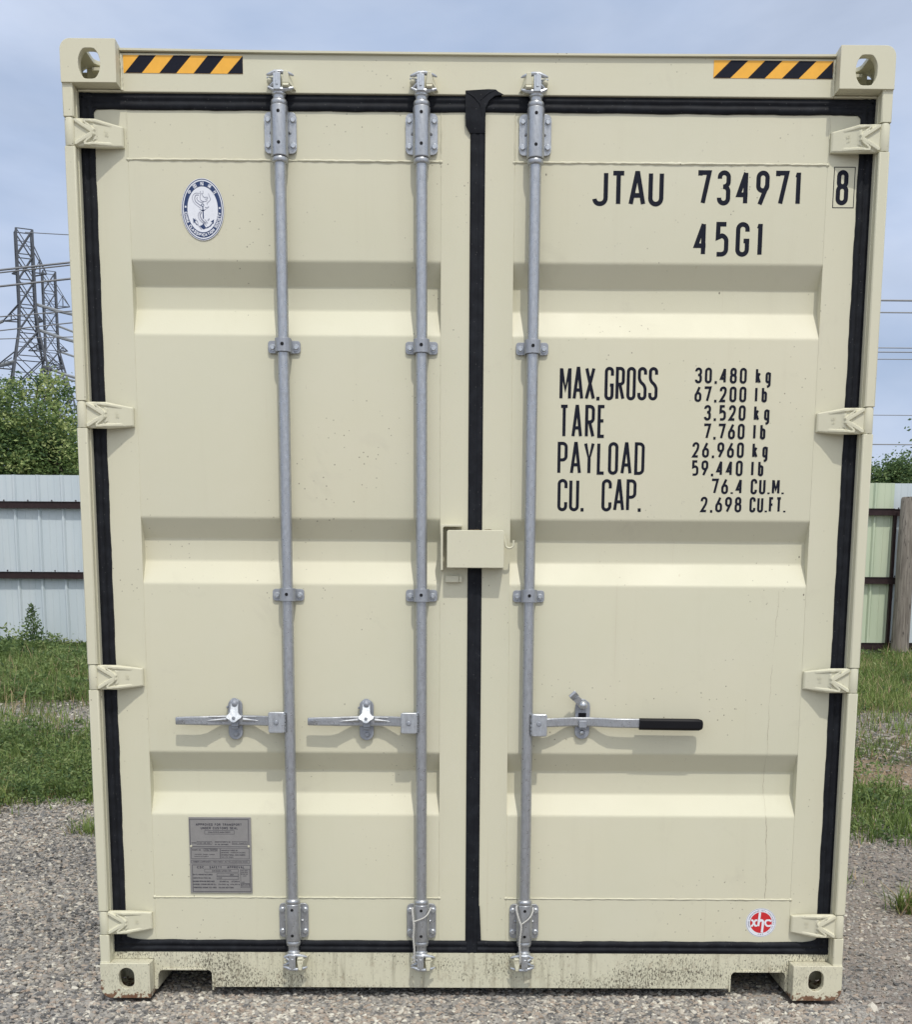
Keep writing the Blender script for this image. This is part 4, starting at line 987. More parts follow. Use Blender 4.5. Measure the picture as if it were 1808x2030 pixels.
for i, (pts, w) in enumerate((([(760, 590), (640, 590), (565, 680), (580, 800), (660, 900), (780, 990)], .0012), ([(740, 640), (660, 640), (625, 720), (650, 810), (730, 880), (790, 930)], .0022), ([(700, 690), (680, 740), (730, 800), (800, 830), (870, 820)], .0016),
                              ([(780, 530), (785, 610), (770, 690), (780, 760), (840, 800), (930, 800), (960, 760)], .0014), ([(850, 520), (850, 590), (800, 600)], .0012), ([(830, 620), (870, 690), (960, 690), (970, 730), (900, 745)], .0014),
                              ([(1000, 590), (1020, 680), (1050, 740), (1010, 800), (950, 860), (960, 890)], .0012), ([(900, 960), (950, 980), (1000, 940)], .0018),
                              ([(770, 1070), (710, 1160), (720, 1260), (790, 1350), (880, 1400), (920, 1450)], .0012), ([(800, 1090), (760, 1180), (790, 1270), (850, 1340), (920, 1390)], .0026), ([(880, 1290), (930, 1350), (960, 1400)], .0012),
                              ([(610, 1270), (680, 1340), (700, 1430), (740, 1500), (790, 1560)], .0014), ([(960, 1320), (985, 1290), (1010, 1270)], .0022))):
    stroke(pts, w, yy - .00004 * i)
build(mb, 'dragon_line_art', M_GREYINK, em, 0, 0, fix=False)
mb = MB(); yt = ey - .00055
def along(s, a0, a1, ra, rb, w, h, st, inward, chars=None):
    chars = chars or list(s)
    ws = [gwid(c, w, st) + w * .28 for c in chars]; tot = sum(ws)
    # equal arc length steps on the ellipse
    N = 400; ts = [R(a0 + (a1 - a0) * i / N) for i in range(N + 1)]; P = [(ra * math.cos(t), rb * math.sin(t)) for t in ts]; L = [0]
    for i in range(N): L.append(L[-1] + math.hypot(P[i + 1][0] - P[i][0], P[i + 1][1] - P[i][1]))
    run = 0
    for c, wd in zip(chars, ws):
        l = (run + wd / 2) / tot * L[-1]; run += wd
        i = min(N - 1, next((k for k in range(N) if L[k + 1] >= l), N - 1)); px, pz = P[i]
        tx, tz = P[i + 1][0] - P[i][0], P[i + 1][1] - P[i][1]; q = math.hypot(tx, tz); tx /= q; tz /= q
        ux, uz = -tz, tx
        gw = gwid(c, w, st)
        glyph(mb, c, gw if c in ('I',) else w, h, st, yt, lambda a, b, px=px, pz=pz, tx=tx, tz=tz, ux=ux, uz=uz, gw=gw: (ex_ + px + tx * (a - gw / 2) + ux * (b - h / 2), ez_ + pz + tz * (a - gw / 2) + uz * (b - h / 2)))
ex_, ez_ = ex, ez
along('CHINA CLASSIFICATION SOCIETY', 186, 354, .0515, .0724, .0066, .0090, .0020, True)
along('', 148, 32, .0515, .0724, .0105, .0110, .0016, False, ['c1', 'c2', 'c3', 'c4', 'c5'])
disc(mb, ex - .0513, ez + .007, .0027, .0030, yt, 14); disc(mb, ex + .0513, ez + .004, .0027, .0030, yt, 14)
build(mb, 'emblem_lettering', M_WHITE, em, 0, 0, fix=False)

# round red maker's emblem
rx, rz, ry = .9582, .2493, YD + .0002
mb = MB(); disc(mb, rx, rz, .0502, .0492, ry); re_ = build(mb, 'round_emblem', M_WHITE, DR, 0, 0)
mb = MB(); annul(mb, rx, rz, .0476, .0466, .0484, .0474, ry - .0003, 64)
build(mb, 'emblem_rim', M_NAVY, re_, 0, 0, fix=False)
mb = MB(); disc(mb, rx, rz, .0362, .0356, ry - .0003, 56); build(mb, 'red_disc', M_RED, re_, 0, 0, fix=False)
def B(u, v): return (rx + (u - 480) * 2.41e-4, rz - (v - 336) * 2.40e-4)
mb = MB()
def bs(pts, w, k, closed=False, rad=0):
    P = [B(*p[:2]) + tuple(p[2:]) for p in pts]
    ribbon(mb, _round(P, closed, rad) if rad else [Vector(p[:2]) for p in P], closed, w, ry - .0005 - k * .00005, lambda a, b: (a, b))
bs([(461, 192), (444, 386)], .0074, 0); bs([(452, 325), (475, 303), (508, 305, 1), (505, 380), (497, 478)], .0076, 1, False, .006)
bs([(622, 372), (600, 384), (545, 384, 1), (535, 300, 1), (598, 303), (622, 318)], .0062, 2, False, .009)
bs([(342, 304), (362, 304), (402, 380), (428, 382)], .0058, 3); bs([(342, 384), (360, 382), (402, 304), (430, 302)], .0058, 4)
build(mb, 'emblem_letters', M_WHITE, re_, 0, 0, fix=False)
mb = MB(); ex_, ez_, yt = rx, rz, ry - .0004
along('NINGBO XINHUACHANG', 205, 100, .0412, .0405, .0036, .0048, .0008, False); along("INT'L CONTAINERS CO.,LTD.", 92, -62, .0412, .0405, .0036, .0048, .0008, False)
along('XHC', 255, 285, .0412, .0405, .0036, .0048, .0012, True)
build(mb, 'rim_lettering', M_GREYINK, re_, 0, 0, fix=False)

# grey approval plate
py = YD - .0026
def Q(u, v): return (-.9262 + (u - 270) * 1.527e-4, .5945 - (v - 205) * 1.588e-4)
mb = MB(); a, b = Q(262, 205), Q(1592, 1795); mb.box(a[0], b[0], py, YD + .0008, b[1], a[1]); plt_ = build(mb, 'approval_plate', M_PLATE, DL, .0006, 40)
mb = MB()
for u in (300, 1535):
    c = Q(u, 810); mb.lathe([(.0038, 0), (.0034, -.0016), (0, -.0024)], (c[0], py, c[1]), (0, 1, 0), 12)
build(mb, 'rivet', M_CREAM, plt_, 0, 50)
mb = MB()
def bl(u0, v0, u1, v1, w=.0010):
    p, q = Q(u0, v0), Q(u1, v1); boxline(mb, p[0], q[0], q[1], p[1], w, py - .0002)
for q in ((285, 248, 1535, 820, .0015), (300, 852, 915, 1072), (930, 852, 1540, 1072), (300, 1105, 1545, 1165), (315, 1205, 1560, 1765, .0015), (600, 480, 1230, 556), (430, 712, 745, 775), (1180, 710, 1500, 770), (570, 865, 860, 912), (575, 1292, 1300, 1355), (835, 1388, 1300, 1435), (835, 1442, 1300, 1505), (1345, 1290, 1540, 1680), (1360, 1590, 1530, 1650)): bl(*q)
for s, u0, u1, v0, v1 in (('APPROVED FOR TRANSPORT', 415, 1395, 332, 382), ('UNDER CUSTOMS SEAL', 515, 1310, 405, 456), ('CHN/CCS/2JH04/2025', 675, 1145, 502, 532), ('TYPE', 315, 415, 728, 760), ('CXX-HG-001', 455, 715, 728, 760), ("MANUFACTURER'S NO.", 812, 1150, 705, 733), ('OF THE CONTAINER', 815, 1095, 758, 786), ('CXIC 734971', 1195, 1480, 730, 760),
                         ("OWNER'S NO.", 320, 510, 875, 902), ('JTAU 7349718', 585, 845, 875, 902), ('JIAXING CHINA CHINA', 365, 800, 970, 996), ('MANUFACTURED', 365, 665, 1015, 1038), ('MANUFACTURED BY', 948, 1300, 882, 910), ('NINGBO XINHUACHANG', 948, 1455, 928, 956), ('INTERNATIONAL CONTAINERS', 948, 1455, 978, 1006), ('CO.,LTD. CHINA', 948, 1200, 1024, 1050),
                         ('TIMBER COMPONENT TREATMENT IM/TAILILEUM/400/2025', 325, 1500, 1122, 1150), ('CSC', 415, 560, 1228, 1278), ('SAFETY', 680, 945, 1228, 1276), ('APPROVAL', 1060, 1430, 1225, 1274), ('CN/CCS/JH04/25', 735, 1145, 1310, 1342), ('DATE MANUFACTURED', 320, 745, 1392, 1422), ('2025', 1120, 1200, 1396, 1424), ('IDENTIFICATION NO.', 330, 712, 1465, 1495), ('CXIC', 865, 945, 1462, 1492),
                         ('MAXIMUM OPERATING GROSS MASS', 325, 780, 1535, 1566), ('30,480 kg', 885, 1080, 1535, 1566), ('67,200 lb', 1145, 1320, 1535, 1566), ('ALLOWABLE STACKING LOAD FOR 1.8 g', 325, 810, 1598, 1628), ('216,000 kg', 860, 1085, 1598, 1628), ('476,190 lb', 1120, 1322, 1598, 1628), ('TRANSVERSE RACKING TEST FORCE', 325, 825, 1665, 1696), ('150,000 NEWTONS', 865, 1190, 1665, 1696),
                         ('FIRST MAINT', 1355, 1500, 1312, 1334), ('EXAM DATE', 1355, 1500, 1348, 1370), ('BEFORE END', 1355, 1500, 1384, 1406), ('2030', 1400, 1470, 1424, 1444), ('ACEP', 1362, 1430, 1556, 1576), ('CONTINUED', 1366, 1522, 1598, 1618), ('EXAM', 1366, 1480, 1628, 1646)):
    p, q = Q(u0, v1), Q(u1, v0); hh_ = q[1] - p[1]; text(mb, s, p[0], q[0], p[1], q[1], hh_ * (.20 if hh_ > .006 else .19), hh_ * .72, py - .0003)
build(mb, 'plate_lettering', M_INK2, plt_, 0, 0, fix=False)

# ------------------------------------------------------------------ cords hung on the two middle bars
def cord(x, zc, path, branch, label):
    def P(u, v, y): return (x + (u - zc) / 12.69 / 610, y, .3125 - (v / 12.69 - 10) * .001717)
    def sm(p):
        V = [Vector(q) for q in p]; o = []
        for i in range(len(V) - 1):
            a, b, c, d = V[max(i - 1, 0)], V[i], V[i + 1], V[min(i + 2, len(V) - 1)]
            for k in range(14):
                t = k / 14; o.append(.5 * ((2 * b) + (c - a) * t + (2 * a - 5 * b + 4 * c - d) * t * t + (3 * b - a - 3 * c + d) * t ** 3))
        return o + [V[-1]]
    A_ = sm([P(*q) for q in path]); B_ = sm([P(*q) for q in branch]); mb = MB()
    dist = 0
    for ph in (0, PI):
        L = []; dist = 0
        for i, q in enumerate(A_):
            if i: dist += (q - A_[i - 1]).length
            t = dist * 2 * PI / .011 + ph
            L.append(q + Vector((math.cos(t) * .0019, math.sin(t) * .0019, 0)))
        mb.tube(L, .0020, 6)
    mb.tube(B_, .0024, 7)
    lp = [A_[-1] + Vector((.004 * math.cos(R(a)) - .004, 0, .004 * math.sin(R(a)))) for a in range(0, 300, 30)]
    mb.tube(lp, .0018, 6)
    o = build(mb, 'twisted_cord', M_CORD, None, 0, 60); return tag(o, label, 'cord', 'white cords on the locking bars')
cord(.1712, 500, [(300, 120, .020), (290, 200, .012), (320, 330, .006), (370, 480, .003), (410, 600, .001), (405, 760, .001), (385, 900, .002), (378, 1100, .004), (395, 1300, .006), (402, 1450, .006), (392, 1560, .010)],
     [(425, 545, .001), (560, 450, .003), (650, 360, .006), (705, 250, .014), (712, 170, .022)], 'white twisted cord hanging at the foot of the right door locking bar')
cord(-.1675, 555, [(335, 190, .022), (345, 320, .012), (365, 500, .004), (378, 600, .002), (370, 760, .002), (362, 900, .002), (375, 1050, .003), (388, 1200, .005), (380, 1350, .007), (378, 1450, .008), (390, 1530, .010)],
     [(380, 495, .002), (480, 462, .003), (600, 418, .004), (700, 350, .008), (770, 250, .016), (800, 190, .026)], 'white twisted cord at the foot of the middle locking bar left of centre seam')

# ------------------------------------------------------------------ ground
def zg(y):
    y = np.asarray(y, float)
    t = np.clip((y - 1.0) / 11.4, 0, 1)
    soft = np.where(y < 2.0, np.clip(y - .5, 0, 1.5) ** 2 / 3.0, y - 1.25)      # smooth start of the rise
    return .063 * np.where(y < .5, 0, np.where(y < 2.0, soft, np.clip(y - 1.25, 0, 11.6)))
def wob(x, y):
    far = np.clip((np.hypot(x, y) - 2.2) / 3, 0, 1)
    return far * (.016 * np.sin(x * 1.3 + .7 * y) * np.sin(y * 1.7 - .4 * x) + .008 * np.sin(3.1 * x + 1) * np.sin(2.7 * y))
def gz(x, y): return zg(y) + wob(x, y) - .015
xs = np.concatenate([np.linspace(-900, -40, 10), np.linspace(-34, -8.4, 18), np.linspace(-8, 8, 101), np.linspace(8.4, 34, 18), np.linspace(40, 900, 10)])
ys = np.concatenate([np.linspace(-300, -20, 8), np.linspace(-16, -4.5, 16), np.linspace(-4, 14, 113), np.linspace(15, 60, 24), np.linspace(80, 1600, 14)])
X, Y = np.meshgrid(xs, ys); Z = gz(X, Y); V = np.stack([X, Y, Z], -1).reshape(-1, 3); nx, ny = len(xs), len(ys)
i, j = np.meshgrid(np.arange(nx - 1), np.arange(ny - 1)); k = (j * nx + i).ravel()
t = NT('gravel_ground'); o = t.map((1, 1, 1)); x_, y_, z_ = t.xyz()
vc = t.voro(t.map((1, 1, 1)), 62, 'Color'); sp = t.n('ShaderNodeSeparateXYZ'); t.l(vc, sp.inputs[0])
stone = t.n('ShaderNodeValToRGB'); cr = stone.color_ramp; cr.elements[0].position = 0; cr.elements[0].color = (.15, .145, .14, 1); cr.elements[1].position = 1; cr.elements[1].color = (.60, .56, .49, 1)
for p, c in ((.35, (.26, .248, .23, 1)), (.6, (.34, .322, .292, 1)), (.8, (.35, .29, .245, 1))): e = cr.elements.new(p); e.color = c
t.l(sp.outputs[0], stone.inputs[0])
dirt = t.mix(t.rng(t.noise(o, 9, 5, .65), .3, .7), (.215, .180, .155), (.33, .285, .250))
dirt = t.mix(t.math('MULTIPLY', t.rng(t.voro(o, 120), .1, .35, 1, 0), .35), dirt, (.40, .37, .33))
rightm = t.rng(t.math('ADD', x_, t.math('MULTIPLY', t.noise(o, 1.7, 4), 1.6)), 1.0, 2.0)
near = t.mix(t.math('MULTIPLY', rightm, .85), stone.outputs[0], dirt)
gap = t.rng(t.voro(t.map((1, 1, 1)), 62, 'Distance'), .32, .62)
near = t.mix(t.math('MULTIPLY', gap, .30), near, (.10, .09, .08))
soil = t.mix(t.rng(t.noise(o, 14, 5, .7), .35, .65), (.052, .058, .026), (.13, .115, .07))
soil = t.mix(t.rng(t.noise(o, 2.2, 3), .5, .62), soil, (.20, .155, .10))
bx_ = t.math('MULTIPLY', t.math('SUBTRACT', x_, 2.75), 1.5); by_ = t.math('MULTIPLY', t.math('SUBTRACT', y_, 4.2), 1.7)
bare = t.rng(t.math('ADD', t.math('ADD', t.math('MULTIPLY', bx_, bx_), t.math('MULTIPLY', by_, by_)), t.math('MULTIPLY', t.noise(o, 5, 4), .9)), .9, 1.7, 1, 0)
soil = t.mix(bare, soil, t.mix(t.rng(t.noise(o, 38, 4, .7), .35, .65), (.17, .125, .085), (.31, .235, .17)))
veg = t.math('MULTIPLY', t.rng(t.math('ADD', y_, t.math('MULTIPLY', t.noise(o, 2.0, 4), .9)), 3.0, 3.7), t.rng(t.math('ABSOLUTE', t.math('SUBTRACT', t.math('ADD', y_, t.noise(o, 2.4, 3)), 7.1)), .35, .9))
veg = t.math('MAXIMUM', veg, t.rng(y_, 7.8, 8.6))
c = t.mix(veg, near, soil)
t.bump(t.voro(o, 62, 'Distance'), .9, .010); t.bump(t.noise(o, 26, 5, .7), .5, .02)
M_GROUND = t.done(c, .9, 0, .3)
M_GROUND.node_tree.nodes['Principled BSDF']
gm = npmesh('ground', V, np.stack([k, k + 1, k + nx + 1, k + nx], 1), M_GROUND, None, True)
tag(link('ground', gm), 'grey gravel yard ground with dirt rising towards the fence', None, None, 'structure')

# loose stones
def ico():
    p = (1 + 5 ** .5) / 2
    v = np.array([(-1, p, 0), (1, p, 0), (-1, -p, 0), (1, -p, 0), (0, -1, p), (0, 1, p), (0, -1, -p), (0, 1, -p), (p, 0, -1), (p, 0, 1), (-p, 0, -1), (-p, 0, 1)]) / math.sqrt(1 + p * p)
    f = np.array([(0, 11, 5), (0, 5, 1), (0, 1, 7), (0, 7, 10), (0, 10, 11), (1, 5, 9), (5, 11, 4), (11, 10, 2), (10, 7, 6), (7, 1, 8), (3, 9, 4), (3, 4, 2), (3, 2, 6), (3, 6, 8), (3, 8, 9), (4, 9, 5), (2, 4, 11), (6, 2, 10), (8, 6, 7), (9, 8, 1)])
    return v, f
def attrmat(name, stops, rough=.85, bump=0, trans=False, sc=90):
    t = NT(name); a = t.n('ShaderNodeAttribute', attribute_name='tone'); r = t.n('ShaderNodeValToRGB'); cr = r.color_ramp
    cr.elements[0].position = stops[0][0]; cr.elements[0].color = (*stops[0][1], 1); cr.elements[1].position = stops[-1][0]; cr.elements[1].color = (*stops[-1][1], 1)
    for p, c in stops[1:-1]: e = cr.elements.new(p); e.color = (*c, 1)
    t.l(a.outputs['Fac'], r.inputs[0]); c = r.outputs[0]
    if bump:
        o = t.map((1, 1, 1)); c = t.mix(t.rng(t.noise(o, sc, 4, .7), .3, .7, 0, .35), c, (.09, .08, .07)); t.bump(t.noise(o, sc * 2, 4), bump, .003)
    m = t.done(c, rough, 0, .3)
    if trans:
        tr = t.n('ShaderNodeBsdfTranslucent'); mxs = t.n('ShaderNodeMixShader'); mxs.inputs[0].default_value = .35
        t.l(c, tr.inputs[0]); t.l(t.b.outputs[0], mxs.inputs[1]); t.l(tr.outputs[0], mxs.inputs[2]); t.l(mxs.outputs[0], t.t.nodes['Material Output'].inputs[0])
    return m
M_STONE = attrmat('gravel_stone', [(0, (.07, .07, .072)), (.2, (.15, .15, .15)), (.42, (.29, .275, .255)), (.6, (.39, .37, .335)), (.72, (.38, .305, .245)), (.85, (.54, .50, .43)), (1, (.70, .67, .58))], .88, .5)
def fade(x, y, cx, cy, hx, hy):     # thin out towards the outer rim of a patch
    d = np.minimum((hx - np.abs(x - cx)), (hy - np.abs(y - cy))); return rng.random(len(x)) < np.clip(d / .6 + .05, 0, 1)
def stones(n, x0, x1, y0, y1, smin, smax, keep=None):
    P = np.stack([rng.uniform(x0, x1, n), rng.uniform(y0, y1, n)], 1)
    s = smin + (smax - smin) * rng.random(n) ** 2.6
    if keep is not None:
        m = keep(P[:, 0], P[:, 1]); P = P[m]; s = s[m]
    return P, s
def notbox(x, y): return ~((np.abs(x) < 1.225) & (y > -.006) & ((np.abs(x) > 1.05) | (y > .75)))
bl = []
bl.append(stones(120000, -2.9, -1.12, -.75, 3.5, .0032, .014, lambda x, y: notbox(x, y) & (fade(x, y, -1.2, 1.37, 1.7, 2.2) | (x > -1.6) & (y > -.3))))
bl.append(stones(85000, -1.3, 1.3, -.75, .75, .0030, .0125, notbox))
def keepr(x, y): return notbox(x, y) & (fade(x, y, 1.2, 1.1, 1.7, 1.95) | (x < 1.5) & (y > -.3)) & (rng.random(len(x)) < np.where(np.sin(x * 3.1 + 1) * np.sin(y * 2.3 + .5) > .1, .9, .38))
bl.append(stones(80000, 1.12, 2.8, -.75, 3.0, .0028, .0118, keepr))
bl.append(stones(16000, -7, 7, -2.6, 3.3, .006, .018, lambda x, y: notbox(x, y) & ((np.abs(x) > 2.2) | (y < -.4))))
bl.append(stones(260, -2.9, -1.25, -.6, 3.4, .014, .024, notbox)); bl.append(stones(120, 1.3, 2.6, -.6, 2.4, .010, .020, notbox)); bl.append(stones(7000, -5.2, -1.25, 5.6, 7.6, .004, .020)); bl.append(stones(9000, 1.25, 5.0, 4.8, 7.2, .005, .022))
bl.append(stones(2600, 1.25, 3.6, 2.2, 4.9, .005, .018))
P = np.concatenate([b[0] for b in bl]); S = np.concatenate([b[1] for b in bl]); N = len(P)
v0, f0 = ico()
Vs = v0[None] * (1 + rng.uniform(-.28, .28, (N, 12, 1)))
Vs = Vs * np.stack([rng.uniform(.8, 1.5, N), rng.uniform(.6, 1.0, N), rng.uniform(.35, .7, N)], 1)[:, None] * S[:, None, None]
a = rng.uniform(0, 2 * PI, N); b = rng.normal(0, .35, N)
xr = Vs[..., 0] * np.cos(b)[:, None] - Vs[..., 2] * np.sin(b)[:, None]; zr = Vs[..., 0] * np.sin(b)[:, None] + Vs[..., 2] * np.cos(b)[:, None]
xx = xr * np.cos(a)[:, None] - Vs[..., 1] * np.sin(a)[:, None]; yy_ = xr * np.sin(a)[:, None] + Vs[..., 1] * np.cos(a)[:, None]
V = np.stack([xx + P[:, 0, None], yy_ + P[:, 1, None], zr + (gz(P[:, 0], P[:, 1]) + S * .12)[:, None]], -1).reshape(-1, 3)
under = (np.abs(V[:, 0]) < 1.2) & (V[:, 1] > .02) & (V[:, 2] > .012); V[under, 2] = .012
F = (f0[None] + (np.arange(N) * 12)[:, None, None]).reshape(-1, 3)
tone = np.repeat(np.clip(rng.normal(.48, .27, N), 0, 1), 12)
tr = P[:, 0] > 1.15; tone = tone.reshape(N, 12); tone[tr] = .50 + (tone[tr] - .48) * .74; tf = (P[:, 0] > -.9) & ~tr; tone[tf] = .53 + (tone[tf] - .48) * .9; tone = tone.ravel()
tone = np.clip(tone + .13 * np.repeat(np.sin(P[:, 0] * 2.3 + np.sin(P[:, 1] * 1.9) * 1.5) * np.sin(P[:, 1] * 3.1 + P[:, 0]), 12), 0, 1)
tag(link('gravel', npmesh('gravel', V, F, M_STONE, np.clip(tone, 0, 1))), 'loose grey and tan gravel stones round the container', None, None, 'stuff')

# ------------------------------------------------------------------ grass and low weeds
GREENS = [(0, (.085, .135, .045)), (.3, (.15, .22, .060)), (.6, (.235, .31, .090)), (.82, (.34, .37, .15)), (.9, (.46, .34, .21)), (1, (.56, .42, .28))]
M_GRASS = attrmat('grass_blades', GREENS, .6, 0, True)
M_WEED = attrmat('weed_leaves', [(0, (.065, .115, .055)), (.4, (.13, .20, .075)), (.7, (.20, .28, .095)), (1, (.31, .36, .16))], .55, 0, True)
def noise2(x, y, s, seed):
    r_ = np.random.default_rng(seed); o = 0
    for q in range(5):
        a, b, c, d = r_.uniform(-1, 1, 4); k = s * (1 + q * .8)
        o = o + np.sin(x * k * a * 2 + y * k * b * 2 + c * 9) * np.sin(y * k * a * 2 - x * k * b * 2 + d * 9) / (1 + q * .5)
    return o / 2.4
def blades(P, h, w, tone, bend=.5):
    N = len(P); a = rng.uniform(0, 2 * PI, N); d = np.stack([np.cos(a), np.sin(a)], 1); q = np.stack([-d[:, 1], d[:, 0]], 1)
    base = np.concatenate([P, gz(P[:, 0], P[:, 1])[:, None] - .003], 1); L = rng.uniform(.15, 1, N) * bend
    def pt(t, sgn, wd):
        off = d * (L * h * t ** 1.8)[:, None] + q * (sgn * wd * w / 2)[:, None]
        return np.stack([base[:, 0] + off[:, 0], base[:, 1] + off[:, 1], base[:, 2] + h * t * (1 - .25 * L * t)], 1)
    o = np.ones(N)
    V = np.stack([pt(0, 1, o), pt(0, -1, o), pt(.5, 1, .85 * o), pt(.5, -1, .85 * o), pt(1., 1, .12 * o), pt(1., -1, .12 * o)], 1).reshape(-1, 3)
    f = np.array([(0, 1, 3, 2), (2, 3, 5, 4)]); F = (f[None] + (np.arange(N) * 6)[:, None, None]).reshape(-1, 4)
    return V, F, np.repeat(tone, 6)
def leaves(C, size, tone, up=.35, asp=.5):
    # leaf = folded pair of quads round a random direction
    N = len(C); a = rng.uniform(0, 2 * PI, N); e = rng.normal(up, .45, N)
    d = np.stack([np.cos(a) * np.cos(e), np.sin(a) * np.cos(e), np.sin(e)], 1); r_ = rng.normal(0, 1, (N, 3)); s = np.cross(d, r_); s /= np.linalg.norm(s, axis=1, keepdims=True) + 1e-9
    n_ = np.cross(d, s); z = size[:, None]
    V = np.stack([C, C + d * z * .5 + s * z * asp * .5 + n_ * z * .10, C + d * z, C + d * z * .5 - s * z * asp * .5 + n_ * z * .10, C + d * z * .5 - n_ * z * .04], 1).reshape(-1, 3)
    f = np.array([(0, 1, 2, 4), (0, 4, 2, 3)]); F = (f[None] + (np.arange(N) * 5)[:, None, None]).reshape(-1, 4)
    return V, F, np.repeat(tone, 5)
def joinm(parts):
    o = 0; Vs, Fs, Ts = [], [], []
    for V, F, T in parts: Vs.append(V); Fs.append(F + o); Ts.append(T); o += len(V)
    return np.concatenate(Vs), np.concatenate(Fs), np.concatenate(Ts)
def scatter(n, x0, x1, y0, y1, f):
    x = rng.uniform(x0, x1, n); y = rng.uniform(y0, y1, n); m = (rng.random(n) < f(x, y)) & notbox(x, y) & ~((np.abs(x) < 1.26) & (y > 0)); return np.stack([x[m], y[m]], 1)
# outline of the grown strips, by side
def dens(x, y):
    L = x < 0; n_ = noise2(x, y, 1.1, 5) * .5 + noise2(x, y, 3.2, 8) * .5
    near = np.where(L, 3.25, 2.32); near = near + .28 * n_
    a = np.clip((y - near) / .12, 0, 1) * np.clip(((np.where(L, 6.1, 5.0) + .5 * n_) - y) / np.where(L, .7, 1.1), 0, 1)
    b = np.clip((y - (np.where(L, 7.35, 6.9) + .25 * n_)) / .2, 0, 1) * (y < 12.66)
    ragged = np.clip((y - np.where(L, 2.9, 2.0)) / .3, 0, 1) * np.clip(.25 + n_, 0, 1) * .5
    mid = np.clip(.18 + .5 * n_, 0, .5) * (y > 4) * (y < 8)
    patchy = np.where(L, np.clip(.8 + .8 * noise2(x, y, 2.6, 31), .25, 1), np.where(y < 5.2, np.clip(.75 + 1.2 * noise2(x, y, 1.9, 21), .12, 1), 1))
    bp = ((x - 2.75) / .62) ** 2 + ((y - 4.2) / .52) ** 2 + .5 * noise2(x, y, 4, 77) < 1
    return np.clip(np.maximum.reduce([a * patchy, b, ragged * .5, mid]), 0, 1) * np.where(bp, .45, 1)
def dens_out(x, y): return dens(x, y)
G = []
def blk(n, x0, x1, y0, y1):
    P = scatter(n, x0, x1, y0, y1, dens); L = P[:, 0] < 0; far = P[:, 1] > 6.6
    h = np.where(far, np.where(L, rng.gamma(5, .024, len(P)), rng.gamma(6, .017, len(P))), rng.gamma(5, .017, len(P)))
    h *= .25 + 1.15 * np.clip(.5 + 1.3 * noise2(P[:, 0], P[:, 1], 3.6, 3), 0, 1)
    h = np.where(P[:, 1] > 10.8, h * np.where(L, .62, .8), h)
    t_ = np.clip(.42 + .34 * noise2(P[:, 0], P[:, 1], 1.7, 4) + rng.normal(0, .15, len(P)), 0, .86)
    dry = (rng.random(len(P)) < np.where(L, .13, np.where((P[:, 1] > 3.3) & (P[:, 1] < 5.4) & (noise2(P[:, 0], P[:, 1], 1.9, 21) < .05), .75, .10))); bp = ((P[:, 0] - 2.75) / .62) ** 2 + ((P[:, 1] - 4.2) / .52) ** 2 < 1.1; dry |= bp & (rng.random(len(P)) < .85); t_[dry] = rng.uniform(.88, 1, dry.sum())
    h[dry & (P[:, 1] < 5.4)] *= .45
    G.append(blades(P, h, rng.uniform(.004, .009, len(P)), t_, .9))
blk(40000, -4.6, -1.27, 2.6, 6.8); blk(36000, 1.27, 4.4, 2.0, 6.6)
blk(42000, -6.6, -2.6, 6.6, 12.65); blk(48000, 2.6, 6.6, 6.4, 12.65); blk(30000, -12, 12, 2.6, 12.65); blk(16000, -16, 16, 12.9, 22)
V, F, T = joinm(G); tag(link('grass', npmesh('grass', V, F, M_GRASS, T)), 'green and dry grass in strips between gravel and fence', None, None, 'stuff')
def clump_leaves(n, x0, x1, y0, y1, hmax, smin, smax, k=26, dfun=dens):
    P = scatter(n, x0, x1, y0, y1, dfun); n = len(P)
    hs = hmax * (.35 + .65 * rng.random(n)) * (.6 + .5 * np.clip(.5 + noise2(P[:, 0], P[:, 1], 2.1, 13), 0, 1)); sp_ = .03 + hs * .38
    C = np.repeat(np.concatenate([P, gz(P[:, 0], P[:, 1])[:, None]], 1), k, 0); H_ = np.repeat(hs, k); Sp = np.repeat(sp_, k); m = len(C)
    u = rng.random(m) ** .7
    C = C + np.stack([rng.normal(0, 1, m) * Sp * (1 - .4 * u), rng.normal(0, 1, m) * Sp * (1 - .4 * u), H_ * u], 1)
    tn = np.clip(np.repeat(rng.normal(.45, .2, n), k) + rng.normal(0, .12, m) + .15 * u, 0, 1)
    return leaves(C, rng.uniform(smin, smax, m), tn)
Wd = [clump_leaves(1700, -4.6, -1.27, 2.9, 6.2, .15, .018, .04, 30), clump_leaves(900, 1.27, 4.4, 2.2, 4.9, .11, .018, .040, 26),
      clump_leaves(1300, -6.6, -2.6, 7.4, 12.6, .17, .03, .065, 30), clump_leaves(350, 2.6, 6.6, 7, 12.6, .10, .02, .045, 18), clump_leaves(800, -12, 12, 3, 12.6, .16, .03, .06, 18),
      clump_leaves(150, -7.6, -5.35, 10.6, 12.6, .34, .03, .07, 60, lambda x, y: np.ones_like(x))]
V, F, T = joinm(Wd); tag(link('low_weeds', npmesh('low_weeds', V, F, M_WEED, T)), 'leafy green weeds growing low through the grass', None, None, 'stuff')
